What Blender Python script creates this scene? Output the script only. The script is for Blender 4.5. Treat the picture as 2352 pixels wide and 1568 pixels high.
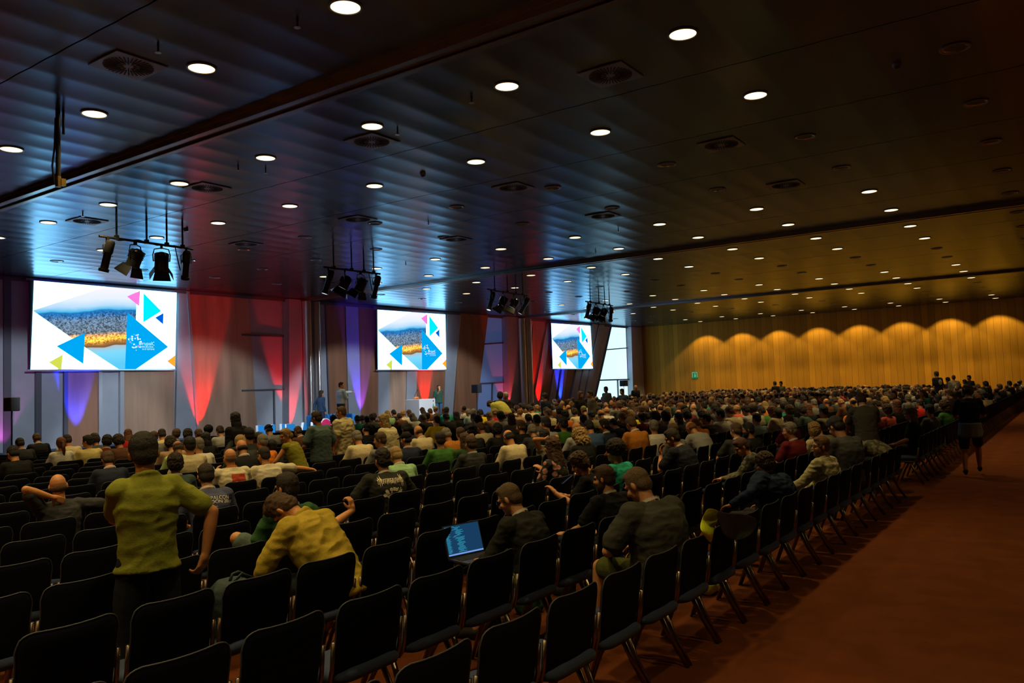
import bpy, bmesh, math, random
import numpy as np
from mathutils import Vector, Matrix, Euler
from mathutils.bvhtree import BVHTree
PI = math.pi
random.seed(7); RNG = np.random.default_rng(11)
for o in list(bpy.data.objects): bpy.data.objects.remove(o, do_unlink=True)
S = bpy.context.scene
C = S.collection
# ------------------------------------------------------------------ camera
# the hall's two horizontal directions and the vertical, in camera axes (right, down, forward); focal length in pixels of the 2352 px frame
F = 1850.17
def unit(v): v = np.array(v, float); return v/np.linalg.norm(v)
AX = unit([2471.6-1176, 840.9-784, F]); AY = unit([-1474.8-1176, 981.4-784, F]); AZ = np.cross(AX, AY)
if AZ[1] > 0: AZ = -AZ
RW = np.stack([AX, AY, AZ]); CAM = np.array([0, 0, 1.85])
cd = bpy.data.cameras.new('camera'); cam = bpy.data.objects.new('camera', cd); C.objects.link(cam)
m3 = np.stack([RW@[1,0,0], RW@[0,-1,0], RW@[0,0,-1]], axis=1)
mw = Matrix([[*m3[i], CAM[i]] for i in range(3)] + [[0,0,0,1]]); cam.matrix_world = mw
cd.sensor_width = 36; cd.lens = 36*F/2352; cd.clip_end = 300; cd.clip_start = .05
S.camera = cam
S.view_settings.view_transform = 'Standard'; S.view_settings.look = 'None'
S.view_settings.exposure = 0.0; S.view_settings.gamma = 1; S.view_settings.use_curve_mapping = False
w = bpy.data.worlds.new('world'); S.world = w; w.use_nodes = True
w.node_tree.nodes['Background'].inputs[0].default_value = (.02,.02,.03,1); w.node_tree.nodes['Background'].inputs[1].default_value = .3
S.cycles.max_bounces = 5; S.cycles.diffuse_bounces = 3; S.cycles.glossy_bounces = 3
S.cycles.sample_clamp_indirect = 4; S.cycles.use_denoising = True; S.cycles.blur_glossy = 1.0
def ray(px, py): return RW@np.array([px-1176, py-784, F])
def onz(px, py, z=0.): d = ray(px, py); return Vector(CAM + d*(z-1.85)/d[2])
def ony(px, py, y): d = ray(px, py); return Vector(CAM + d*y/d[1])
def onx(px, py, x): d = ray(px, py); return Vector(CAM + d*x/d[0])
WA, WB = 26.35, -.022            # stage wall: y = WA + WB*(x-11)
def onw(px, py, off=0.):
    d = ray(px, py); t = (WA - 11*WB - off)/(d[1] - WB*d[0]); return Vector(CAM + d*t)
def pix(p):
    q = RW.T@(np.array(p, float)-CAM); return q[0]/q[2]*F+1176, q[1]/q[2]*F+784, q[2]
HC = 5.71; XR = 52.0
# ------------------------------------------------------------------ materials
MATS = {}
def mat(name, col, rough=.6, metal=0., emit=None, es=1., noise=0, nscale=30., bump=0., bscale=60., spec=.5, objcol=False, sheen=0., vec='Object', stretch=None):
    if name in MATS: return MATS[name]
    m = bpy.data.materials.new(name); m.use_nodes = True; nt = m.node_tree; N = nt.nodes; L = nt.links
    b = N['Principled BSDF']; b.inputs['Roughness'].default_value = rough; b.inputs['Metallic'].default_value = metal
    b.inputs['Specular IOR Level'].default_value = spec
    if sheen: b.inputs['Sheen Weight'].default_value = sheen
    b.inputs['Base Color'].default_value = (*col, 1)
    src = None
    if objcol: oi = N.new('ShaderNodeObjectInfo'); src = oi.outputs['Color']
    tc = N.new('ShaderNodeTexCoord'); vs = tc.outputs[vec]
    if stretch:
        mp = N.new('ShaderNodeMapping'); mp.inputs['Scale'].default_value = stretch; L.new(vs, mp.inputs[0]); vs = mp.outputs[0]
    if noise:
        n = N.new('ShaderNodeTexNoise'); n.inputs['Scale'].default_value = nscale; n.inputs['Detail'].default_value = 5
        L.new(vs, n.inputs['Vector'])
        mr = N.new('ShaderNodeMapRange'); mr.inputs['From Min'].default_value = .3; mr.inputs['From Max'].default_value = .7
        mr.inputs['To Min'].default_value = 1-noise; mr.inputs['To Max'].default_value = 1+noise; L.new(n.outputs[0], mr.inputs[0])
        vm = N.new('ShaderNodeVectorMath'); vm.operation = 'SCALE'
        if src: L.new(src, vm.inputs[0])
        else: vm.inputs[0].default_value = col
        L.new(mr.outputs[0], vm.inputs['Scale']); src = vm.outputs[0]
    if src: L.new(src, b.inputs['Base Color'])
    if bump:
        n2 = N.new('ShaderNodeTexNoise'); n2.inputs['Scale'].default_value = bscale; n2.inputs['Detail'].default_value = 4
        L.new(vs, n2.inputs['Vector'])
        bp = N.new('ShaderNodeBump'); bp.inputs['Strength'].default_value = bump; bp.inputs['Distance'].default_value = .01
        L.new(n2.outputs[0], bp.inputs['Height']); L.new(bp.outputs[0], b.inputs['Normal'])
    if emit is not None:
        b.inputs['Emission Color'].default_value = (*emit, 1); b.inputs['Emission Strength'].default_value = es
    MATS[name] = m; return m
# ------------------------------------------------------------------ object helpers
def tag(o, label=None, cat=None, group=None, kind=None):
    if label: o['label'] = label
    if cat: o['category'] = cat
    if group: o['group'] = group
    if kind: o['kind'] = kind
    return o
def thing(name, label, cat, loc=(0,0,0), rz=0., group=None):
    o = bpy.data.objects.new(name, None); C.objects.link(o); o.location = loc; o.rotation_euler = (0,0,rz)
    o.empty_display_size = .1
    return tag(o, label, cat, group)
def link(name, me, parent=None, mats=None, smooth=False):
    if mats is not None:
        for q in (mats if isinstance(mats, (list, tuple)) else [mats]): me.materials.append(q)
    if smooth: me.polygons.foreach_set('use_smooth', [True]*len(me.polygons))
    o = bpy.data.objects.new(name, me); C.objects.link(o)
    if parent: o.parent = parent
    return o
class MB:
    """collects boxes, tubes, lathes as one mesh"""
    def __init__(s): s.v = []; s.f = []; s.m = []; s.cm = 0
    def add(s, vs, fs):
        n = len(s.v); s.v += [tuple(v) for v in vs]; s.f += [tuple(i+n for i in f) for f in fs]; s.m += [s.cm]*len(fs); return s
    def box(s, c, d, rot=None):
        c = Vector(c); vs = []
        for x in (-1,1):
            for y in (-1,1):
                for z in (-1,1):
                    p = Vector((x*d[0]/2, y*d[1]/2, z*d[2]/2))
                    if rot: p = rot@p
                    vs.append(p+c)
        return s.add(vs, [(0,1,3,2),(4,6,7,5),(0,4,5,1),(2,3,7,6),(0,2,6,4),(1,5,7,3)])
    def tube(s, pts, r, n=8, cap=True, flat=1.):
        pts = [Vector(p) for p in pts]; rs = r if isinstance(r, (list,tuple)) else [r]*len(pts)
        rings = []; up = None
        for i, p in enumerate(pts):
            d = (pts[min(i+1,len(pts)-1)]-pts[max(i-1,0)]).normalized()
            if up is None: up = Vector((0,0,1)) if abs(d.z) < .9 else Vector((1,0,0))
            a = d.cross(up).normalized(); b = a.cross(d).normalized(); up = b
            rings.append([p + a*math.cos(2*PI*k/n)*rs[i] + b*math.sin(2*PI*k/n)*rs[i]*flat for k in range(n)])
        vs = [v for R in rings for v in R]; fs = []
        for i in range(len(pts)-1):
            for k in range(n):
                a, b = i*n+k, i*n+(k+1)%n; fs.append((a,b,b+n,a+n))
        if cap: fs += [tuple(range(n))[::-1], tuple(range((len(pts)-1)*n, len(pts)*n))]
        return s.add(vs, fs)
    def cyl(s, a, b, r, n=16, r2=None): return s.tube([a,b], [r, r if r2 is None else r2], n)
    def ball(s, c, r, n=10, sc=(1,1,1)):
        vs = []; fs = []; m = n//2
        for i in range(m+1):
            t = PI*i/m
            for k in range(n):
                q = 2*PI*k/n; vs.append((c[0]+r*sc[0]*math.sin(t)*math.cos(q), c[1]+r*sc[1]*math.sin(t)*math.sin(q), c[2]+r*sc[2]*math.cos(t)))
        for i in range(m):
            for k in range(n): fs.append((i*n+k, (i+1)*n+k, (i+1)*n+(k+1)%n, i*n+(k+1)%n))
        return s.add(vs, fs)
    def poly(s, pts, th=None, nrm=None):
        pts = [Vector(p) for p in pts]; n = len(pts)
        if th is None: return s.add(pts, [tuple(range(n))])
        q = [p + Vector(nrm)*th for p in pts]
        return s.add(pts+q, [tuple(range(n))[::-1], tuple(range(n,2*n))] + [(i,(i+1)%n,n+(i+1)%n,n+i) for i in range(n)])
    def build(s, name, mats=None, parent=None, smooth=False, bevel=0., auto=None):
        me = bpy.data.meshes.new(name); me.from_pydata(s.v, [], s.f); me.update()
        bm = bmesh.new(); bm.from_mesh(me)
        bmesh.ops.recalc_face_normals(bm, faces=bm.faces); bm.to_mesh(me); bm.free()
        o = link(name, me, parent, mats, smooth)
        if s.cm: me.polygons.foreach_set('material_index', s.m)
        if auto is not None:
            me.polygons.foreach_set('use_smooth', [True]*len(me.polygons)); me.set_sharp_from_angle(angle=math.radians(auto))
        if bevel:
            md = o.modifiers.new('bevel', 'BEVEL'); md.width = bevel; md.segments = 2; md.limit_method = 'ANGLE'
        return o
def copy_tree(o, parent=None):
    c = o.copy(); C.objects.link(c)
    if parent: c.parent = parent
    for ch in list(o.children): copy_tree(ch, c)
    return c
def light(name, kind, loc, target, energy, col, parent=None, spot=60, blend=.5, size=.1):
    l = bpy.data.lights.new(name, kind); l.energy = energy; l.color = col
    if kind == 'SPOT': l.spot_size = math.radians(spot); l.spot_blend = blend; l.shadow_soft_size = size
    if kind == 'POINT': l.shadow_soft_size = size
    if kind == 'AREA': l.size = size
    o = bpy.data.objects.new(name, l); C.objects.link(o); o.location = loc
    o.rotation_euler = (Vector(target)-Vector(loc)).to_track_quat('-Z', 'Y').to_euler()
    if parent:
        o.parent = parent; o.matrix_parent_inverse = parent.matrix_world.inverted()
    return o
def struct(o): o['kind'] = 'structure'; return o
LAMP_W = 260; LAMP_C = (1., .74, .30)
# ------------------------------------------------------------------ room shell
M_carpet = mat('carpet', (.15,.040,.011), .95, noise=.18, nscale=3, bump=.5, bscale=220, spec=.1)
M_wood = mat('wood_panel', (.50,.30,.19), .5, noise=.22, nscale=3, vec='Object', stretch=(1,1,.12))
M_woodd = mat('wood_dark_panel', (.36,.16,.08), .5, noise=.22, nscale=3, stretch=(1,1,.12))
M_grey = mat('grey_metal_panel', (.40,.42,.46), .45, noise=.06, nscale=2)
M_greyd = mat('grey_recess', (.10,.10,.12), .5)
M_frame = mat('light_metal_frame', (.55,.57,.6), .35, .5)
M_chrome = mat('brushed_steel_post', (.75,.74,.72), .33, 1.)
M_black = mat('black_paint', (.012,.012,.014), .4)
M_blackm = mat('matt_black', (.015,.015,.017), .8)
def wood_wall_mat():
    m = mat('wood_slat_wall', (.45,.27,.09), .6, spec=.12)
    N, L = m.node_tree.nodes, m.node_tree.links; b = N['Principled BSDF']
    tc = N.new('ShaderNodeTexCoord'); sp = N.new('ShaderNodeSeparateXYZ'); L.new(tc.outputs['Object'], sp.inputs[0])
    # boards 0.3 m wide along y with slightly different tone, a thin dark joint between
    d = N.new('ShaderNodeMath'); d.operation = 'DIVIDE'; d.inputs[1].default_value = .36; L.new(sp.outputs['Y'], d.inputs[0])
    fl = N.new('ShaderNodeMath'); fl.operation = 'FLOOR'; L.new(d.outputs[0], fl.inputs[0])
    wn = N.new('ShaderNodeTexWhiteNoise'); wn.noise_dimensions = '1D'; L.new(fl.outputs[0], wn.inputs['W'])
    fr = N.new('ShaderNodeMath'); fr.operation = 'FRACT'; L.new(d.outputs[0], fr.inputs[0])
    gt = N.new('ShaderNodeMath'); gt.operation = 'GREATER_THAN'; gt.inputs[1].default_value = .05; L.new(fr.outputs[0], gt.inputs[0])
    ns = N.new('ShaderNodeTexNoise'); mp = N.new('ShaderNodeMapping'); mp.inputs['Scale'].default_value = (1,8,.5); L.new(tc.outputs['Object'], mp.inputs[0]); L.new(mp.outputs[0], ns.inputs[0]); ns.inputs['Scale'].default_value = 2
    a = N.new('ShaderNodeMath'); a.operation = 'MULTIPLY_ADD'; a.inputs[1].default_value = .35; a.inputs[2].default_value = .62; L.new(wn.outputs[0], a.inputs[0])
    a2 = N.new('ShaderNodeMath'); a2.operation = 'MULTIPLY_ADD'; a2.inputs[1].default_value = .4; L.new(ns.outputs[0], a2.inputs[0]); L.new(a.outputs[0], a2.inputs[2])
    g2 = N.new('ShaderNodeMath'); g2.operation = 'MULTIPLY_ADD'; g2.inputs[1].default_value = .5; g2.inputs[2].default_value = .5; L.new(gt.outputs[0], g2.inputs[0])
    mu = N.new('ShaderNodeMath'); mu.operation = 'MULTIPLY'; L.new(a2.outputs[0], mu.inputs[0]); L.new(g2.outputs[0], mu.inputs[1])
    vm = N.new('ShaderNodeVectorMath'); vm.operation = 'SCALE'; vm.inputs[0].default_value = (.42,.20,.016); L.new(mu.outputs[0], vm.inputs['Scale']); L.new(vm.outputs[0], b.inputs['Base Color'])
    return m
X0, Y0 = -8.0, -5.0
f = MB().poly([(X0,Y0,0),(XR,Y0,0),(XR,27,0),(X0,27,0)]).build('floor', M_carpet); struct(f)
o = MB().box((XR+.1, 11, HC/2), (.2, 33, HC)).build('wall_right', wood_wall_mat()); struct(o)
o = MB().box((X0-.1, 11, HC/2), (.2, 33, HC)).build('wall_left', M_grey); struct(o)
o = MB().box((22, Y0-.1, HC/2), (60.4, .2, HC)).build('wall_rear', M_woodd); struct(o)
def wy(x): return WA + WB*(x-11)
m = MB(); m.poly([(X0,wy(X0),0),(XR,wy(XR),0),(XR,wy(XR),HC),(X0,wy(X0),HC)], .25, (0,1,0)); struct(m.build('wall_stage', M_grey))
# ceiling of scalloped metal strips running along x
M_ceil = mat('ceiling_metal', (.33,.335,.35), .235, 1., noise=.05, nscale=1.5)
nb = M_ceil
PER = .6035; YL0 = 3.371; DY = 2.414
m = MB(); ys = []; k = int((Y0-YL0)/PER)-1
prof = []
y = YL0-.36+PER*k
while y < 26.6:
    for j in range(10):
        t = j/10; prof.append((y+PER*t, HC + .007*math.sin(PI*t)))
    y += PER
prof = [p for p in prof if Y0-.3 < p[0] < 27]
def ceil_seg(xa, xb, m):
    vs = [(xa, p[0], p[1]) for p in prof] + [(xb, p[0], p[1]) for p in prof]; n = len(prof)
    m.add(vs, [(i, i+1, n+i+1, n+i) for i in range(n-1)])
TR = [6.97, 22.12, 37.27]
XC = [-8, -.7, 1.85, 4.35, TR[0]-.16]; XC2 = []
segs = [(-8,-.66),(-.64,1.84),(1.86,4.33),(4.35,6.8),(7.14,9.61),(9.63,12.09),(12.11,14.56),(14.58,17.04),(17.06,19.52),(19.54,21.95),(22.29,24.67),(24.69,27.15),(27.17,29.63),(29.65,32.11),(32.13,34.59),(34.61,37.1),(37.44,39.83),(39.85,42.31),(42.33,44.79),(44.81,47.26),(47.28,49.74),(49.76,52)]
for a, b in segs: ceil_seg(a, b, m)
c = m.build('ceiling', M_ceil, auto=25); struct(c)
ul = c.data.uv_layers.new(name='UVMap')
for lp in c.data.loops: q = c.data.vertices[lp.vertex_index].co; ul.data[lp.index].uv = (q.x*.1, q.y*.1)
bb = nb.node_tree.nodes['Principled BSDF']; tg = nb.node_tree.nodes.new('ShaderNodeTangent'); tg.direction_type = 'UV_MAP'; tg.uv_map = 'UVMap'
nb.node_tree.links.new(tg.outputs[0], bb.inputs['Tangent']); bb.inputs['Specular Tint'].default_value = (.50,.62,.72,1)
o = MB().box((22, 11, HC+.16), (60.4, 33, .1)).build('ceiling_slab', M_blackm); struct(o)
# partition tracks across the ceiling
M_track = mat('track_metal', (.32,.30,.28), .25, 1.)
for i, x in enumerate(TR):
    m = MB()
    for dx in (-.11, .11): m.box((x+dx, 10.6, HC-.03), (.1, 31.4, .12))
    m.box((x, 10.6, HC+.01), (.34, 31.4, .04)); m.box((x-.02, 10.6, HC-.045),(.07,31.4,.03)); m.box((x+.05, 10.6, HC-.03),(.03,31.4,.03))
    struct(m.build('trim_%d' % (i+1), M_track, bevel=.008))
struct(MB().box((XR-.03, 10.5, .06), (.06, 31, .12)).build('baseboard_right', M_blackm))
struct(MB().box((22, wy(22)-.06, HC-.05), (60, .1, .12), Matrix.Rotation(math.atan(WB),3,'Z')).build('trim_4', M_greyd))
# ------------------------------------------------------------------ stage wall cladding: each strip a slanted panel from floor to ceiling
TRN = [4]
def strip(tl, bl, tr, br, mt, th=.06, name=None):
    """pixel points near top and bottom of both edges, carried to floor and ceiling in the wall's own plane"""
    A = [onw(*p) for p in (tl, bl, tr, br)]
    def at(p, q, z): t = (z-p.z)/(q.z-p.z); return p.lerp(q, t) if 0 else p + (q-p)*t
    a0, a1, b0, b1 = at(A[0],A[1],0.), at(A[0],A[1],HC-.02), at(A[2],A[3],0.), at(A[2],A[3],HC-.02)
    TRN[0] += 1
    return struct(MB().poly([a0, b0, b1, a1], th, (0,-1,0)).build(name or 'trim_%d' % TRN[0], mt))
def V(xa, xb, mt, th=.06, y0=860, y1=990): return strip((xa,y0),(xa,y1),(xb,y0),(xb,y1), mt, th)
V(-60, 4, M_grey, .08); V(4, 21, M_greyd, .14); V(79, 92, M_greyd, .1); V(144, 153, M_greyd, .1); V(153, 223, M_woodd, .05); V(223, 231, M_frame, .12)
V(272, 281, M_frame, .12); V(281, 398, M_wood, .05)
strip((407,680),(401,940),(425,680),(447,990), M_grey, .1); strip((425,680),(447,990),(431,680),(452,990), M_frame, .14)
strip((431,680),(452,990),(569,690),(590,990), M_wood, .05)
struct(MB().box((onw(611,773).x, wy(20)-.04, onw(611,771).z), (2.3,.06,.06)).build('trim_50', M_greyd))
struct(MB().box((onw(611,895).x, wy(20)-.04, onw(611,895).z), (2.3,.06,.06)).build('trim_51', M_greyd))
q = onw(628, 897); struct(MB().box((q.x, q.y-.03, q.z/2), (.06,.06,q.z)).build('trim_52', M_greyd))
strip((651,690),(651,990),(696,688),(696,985), M_grey, .35)
strip((731,690),(735,960),(743,690),(752,960), M_grey, .05); strip((743,695),(754,950),(790,700),(797,950), M_woodd, .05)
strip((743,695),(752,950),(745,695),(755,950), M_greyd, .1)
strip((791,702),(798,950),(820,702),(826,952), M_grey, .08); strip((822,705),(826,950),(868,705),(866,950), M_woodd, .05)
strip((866,850),(866,950),(892,850),(892,950), M_grey, .08); strip((892,850),(893,950),(932,850),(929,950), M_wood, .05)
strip((932,850),(930,950),(955,850),(953,950), M_grey, .08); strip((955,850),(953,950),(1023,850),(1017,941), M_woodd, .05)
strip((1025,724),(1017,941),(1054,724),(1038,941), M_grey, .08); strip((1054,724),(1039,941),(1117,726),(1091,941), M_woodd, .12)
def bar(x0, y0, x1, y1, n, w=.08):
    a, b = onw(x0,y0), onw(x1,y1); m_ = (a+b)/2; L = (b-a).length
    rot = (b-a).to_track_quat('X','Z').to_matrix(); struct(MB().box((m_.x, m_.y-.08, m_.z), (L,.08,w), rot).build(n, M_greyd))
M_bwin = mat('blue_frosted_glass', (.20,.27,.42), .3, emit=(.05,.11,.32), es=.35)
strip((1117,729),(1091,941),(1151,731),(1155,941), M_bwin, .03, 'window_2')
bar(1110,790,1153,787,'trim_60'); bar(1098,881,1155,878,'trim_61'); bar(1128,880,1127,945,'trim_62',.06)
strip((1151,735),(1156,940),(1189,735),(1196,940), M_grey, .4)
strip((1223,741),(1212,925),(1253,745),(1222,925), M_woodd, .05)
strip((1206,741),(1196,860),(1223,741),(1212,815), M_grey, .04)
sl = [(1253,747,1221,923,1262,747,1237,925,M_grey,.12),(1262,747,1237,925,1285,747,1257,925,M_woodd,.05),(1285,747,1257,925,1297,747,1270,925,M_grey,.12),
 (1297,747,1271,925,1302,747,1276,925,M_greyd,.05),(1302,747,1276,925,1315,747,1289,925,M_grey,.12),(1315,747,1289,925,1318,747,1292,925,M_greyd,.05),
 (1318,747,1292,925,1340,747,1303,925,M_woodd,.05),(1340,747,1305,925,1352,747,1318,925,M_grey,.14),(1352,747,1318,925,1356,747,1321,925,M_greyd,.05),
 (1356,747,1321,925,1369,747,1333,925,M_grey,.14),(1369,747,1333,925,1372,747,1336,925,M_greyd,.05),(1372,747,1336,925,1384,747,1348,925,M_grey,.14),(1384,747,1348,925,1401,753,1361,925,M_grey,.05)]
for s_ in sl: strip((s_[0],s_[1]),(s_[2],s_[3]),(s_[4],s_[5]),(s_[6],s_[7]), s_[8], s_[9])
M_win = mat('backlit_frosted_glass', (.6,.7,.75), .3, emit=(.50,.86,1.0), es=1.5)
strip((1401,753),(1362,925),(1436,756),(1442,925), M_win, .03, 'window_1')
bar(1390,803,1438,799,'trim_70',.07); bar(1374,873,1441,871,'trim_71',.09); bar(1416,872,1418,925,'trim_72',.09); bar(1401,750,1362,925,'trim_73',.1)
strip((1438,757),(1443,925),(1471,755),(1476,925), M_grey, .4); strip((1470,757),(1476,925),(1474,757),(1480,925), M_frame, .45)  # last pale strip stands in for a light reflection beside the column
# steel partition jambs under the tracks
def jamb(pxs, lab):
    t = thing('partition_post', lab, 'post')
    a, b = onw(pxs[0], 800, .45), onw(pxs[-1], 800, .45); xm = (a.x+b.x)/2; ym = a.y
    t.location = (xm, ym, 0)
    for k in range(0, len(pxs), 2):
        l, r = onw(pxs[k], 800, .45), onw(pxs[k+1], 800, .45); wd = (r.x-l.x)
        n = 20; vs = []; fs = []
        for i in range(n+1):
            q = PI*i/n
            for z in (0.,1.5,3.,4.5,HC-.1): vs.append((l.x+wd/2-wd/2*math.cos(q)-xm, -.30*math.sin(q)*1, z))
        for i in range(n):
            for j in range(4): fs.append((i*5+j,(i+1)*5+j,(i+1)*5+j+1,i*5+j+1))
        MB().add(vs, fs).build('steel_face', M_chrome, t, auto=60)
    MB().box((0,.2,(HC-.1)/2), (b.x-a.x, .3, HC-.1)).build('core', M_frame, t)
    return t
jamb([696,710,717,731], 'curved brushed steel post pair right of the red-lit column by the stage')
jamb([1192,1202,1207,1216], 'yellow-lit steel post pair between the pink column and the slanted strips')
# ------------------------------------------------------------------ projection screens with the slide
def emat(n, c, s=1.): return mat('slide_'+n, (0,0,0), .9, emit=c, es=s, spec=0.)
WHT = (1.35,3.1,4.5)
M_sw = emat('white', WHT); M_pink = emat('pink', (1.0,.22,.75)); M_cy = emat('cyan', (0.0,.88,1.6)); M_bl = emat('blue', (0.0,.40,.92)); M_db = emat('dark_blue', (.0,.12,.72))
M_yg = emat('yellow_green', (.68,.75,.09)); M_or = emat('orange', (1.,.42,.03)); M_tx = emat('lettering', (.8,1.,1.1))
def city_mat():
    m = bpy.data.materials.new('slide_city_view'); m.use_nodes = True; N, L = m.node_tree.nodes, m.node_tree.links
    N.clear(); out = N.new('ShaderNodeOutputMaterial'); em = N.new('ShaderNodeEmission'); L.new(em.outputs[0], out.inputs[0])
    uv = N.new('ShaderNodeUVMap'); sp = N.new('ShaderNodeSeparateXYZ'); L.new(uv.outputs[0], sp.inputs[0])
    wv = N.new('ShaderNodeTexNoise'); wv.inputs['Scale'].default_value = 5; L.new(uv.outputs[0], wv.inputs['Vector'])
    ad = N.new('ShaderNodeMath'); ad.operation = 'MULTIPLY_ADD'; ad.inputs[1].default_value = .07; L.new(wv.outputs[0], ad.inputs[0])
    # beach runs uphill to the right
    sl_ = N.new('ShaderNodeMath'); sl_.operation = 'MULTIPLY_ADD'; sl_.inputs[1].default_value = -.16; L.new(sp.outputs['X'], sl_.inputs[0]); L.new(sp.outputs['Y'], sl_.inputs[2])
    L.new(sl_.outputs[0], ad.inputs[2])
    cr = N.new('ShaderNodeValToRGB'); L.new(ad.outputs[0], cr.inputs[0])
    E_ = [(0.,(.12,.62,.95)),(.16,(.22,.72,1.)),(.225,(.45,.55,.6)),(.235,(.18,.09,.04)),(.29,(.55,.25,.05)),(.315,(1.3,.55,.06)),(.36,(.9,.4,.1)),(.40,(.12,.16,.2)),(.56,(.10,.17,.27)),(.62,(.02,.14,.38)),(.655,(.02,.18,.5)),(.665,(.05,.5,.85)),(.72,(.5,.75,1.)),(.8,(.8,.9,1.2)),(1.,(1.05,.95,1.1))]
    el = cr.color_ramp.elements
    el[0].position = 0; el[0].color = (*E_[0][1],1); el[1].position = 1.; el[1].color = (*E_[-1][1],1)
    for p, c in E_[1:-1]: e = el.new(p); e.color = (*c,1)
    vo = N.new('ShaderNodeTexVoronoi'); vo.inputs['Scale'].default_value = 75; mp = N.new('ShaderNodeMapping'); mp.inputs['Scale'].default_value = (1.4,1.,1); L.new(uv.outputs[0], mp.inputs[0]); L.new(mp.outputs[0], vo.inputs['Vector'])
    bw = N.new('ShaderNodeRGBToBW'); L.new(vo.outputs['Color'], bw.inputs[0])
    mr = N.new('ShaderNodeMapRange'); mr.inputs['From Min'].default_value = .2; mr.inputs['From Max'].default_value = .8; mr.inputs['To Min'].default_value = .5; mr.inputs['To Max'].default_value = 2.3; L.new(bw.outputs[0], mr.inputs[0])
    # only the town band twinkles
    g1 = N.new('ShaderNodeMapRange'); g1.inputs['From Min'].default_value = .26; g1.inputs['From Max'].default_value = .3; L.new(ad.outputs[0], g1.inputs[0])
    g2 = N.new('ShaderNodeMapRange'); g2.inputs['From Min'].default_value = .60; g2.inputs['From Max'].default_value = .66; g2.inputs['To Min'].default_value = 1; g2.inputs['To Max'].default_value = 0; L.new(ad.outputs[0], g2.inputs[0])
    gm = N.new('ShaderNodeMath'); gm.operation = 'MULTIPLY'; L.new(g1.outputs[0], gm.inputs[0]); L.new(g2.outputs[0], gm.inputs[1])
    mx = N.new('ShaderNodeMix'); mx.inputs['A'].default_value = 1.; L.new(gm.outputs[0], mx.inputs['Factor']); L.new(mr.outputs[0], mx.inputs['B'])
    vm = N.new('ShaderNodeVectorMath'); vm.operation = 'SCALE'; L.new(cr.outputs[0], vm.inputs[0]); L.new(mx.outputs['Result'], vm.inputs['Scale']); L.new(vm.outputs[0], em.inputs['Color'])
    MATS['city'] = m; return m
M_city = city_mat()
def text_mesh(txt, size, ext=0.):
    cu = bpy.data.curves.new('lettering', 'FONT'); cu.body = txt; cu.size = size; cu.extrude = ext; cu.align_x = 'CENTER'; cu.align_y = 'CENTER'
    ob = bpy.data.objects.new('tmp_text', cu); C.objects.link(ob); dg = bpy.context.evaluated_depsgraph_get()
    me = bpy.data.meshes.new_from_object(ob.evaluated_get(dg)); bpy.data.objects.remove(ob); bpy.data.curves.remove(cu); return me
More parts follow.
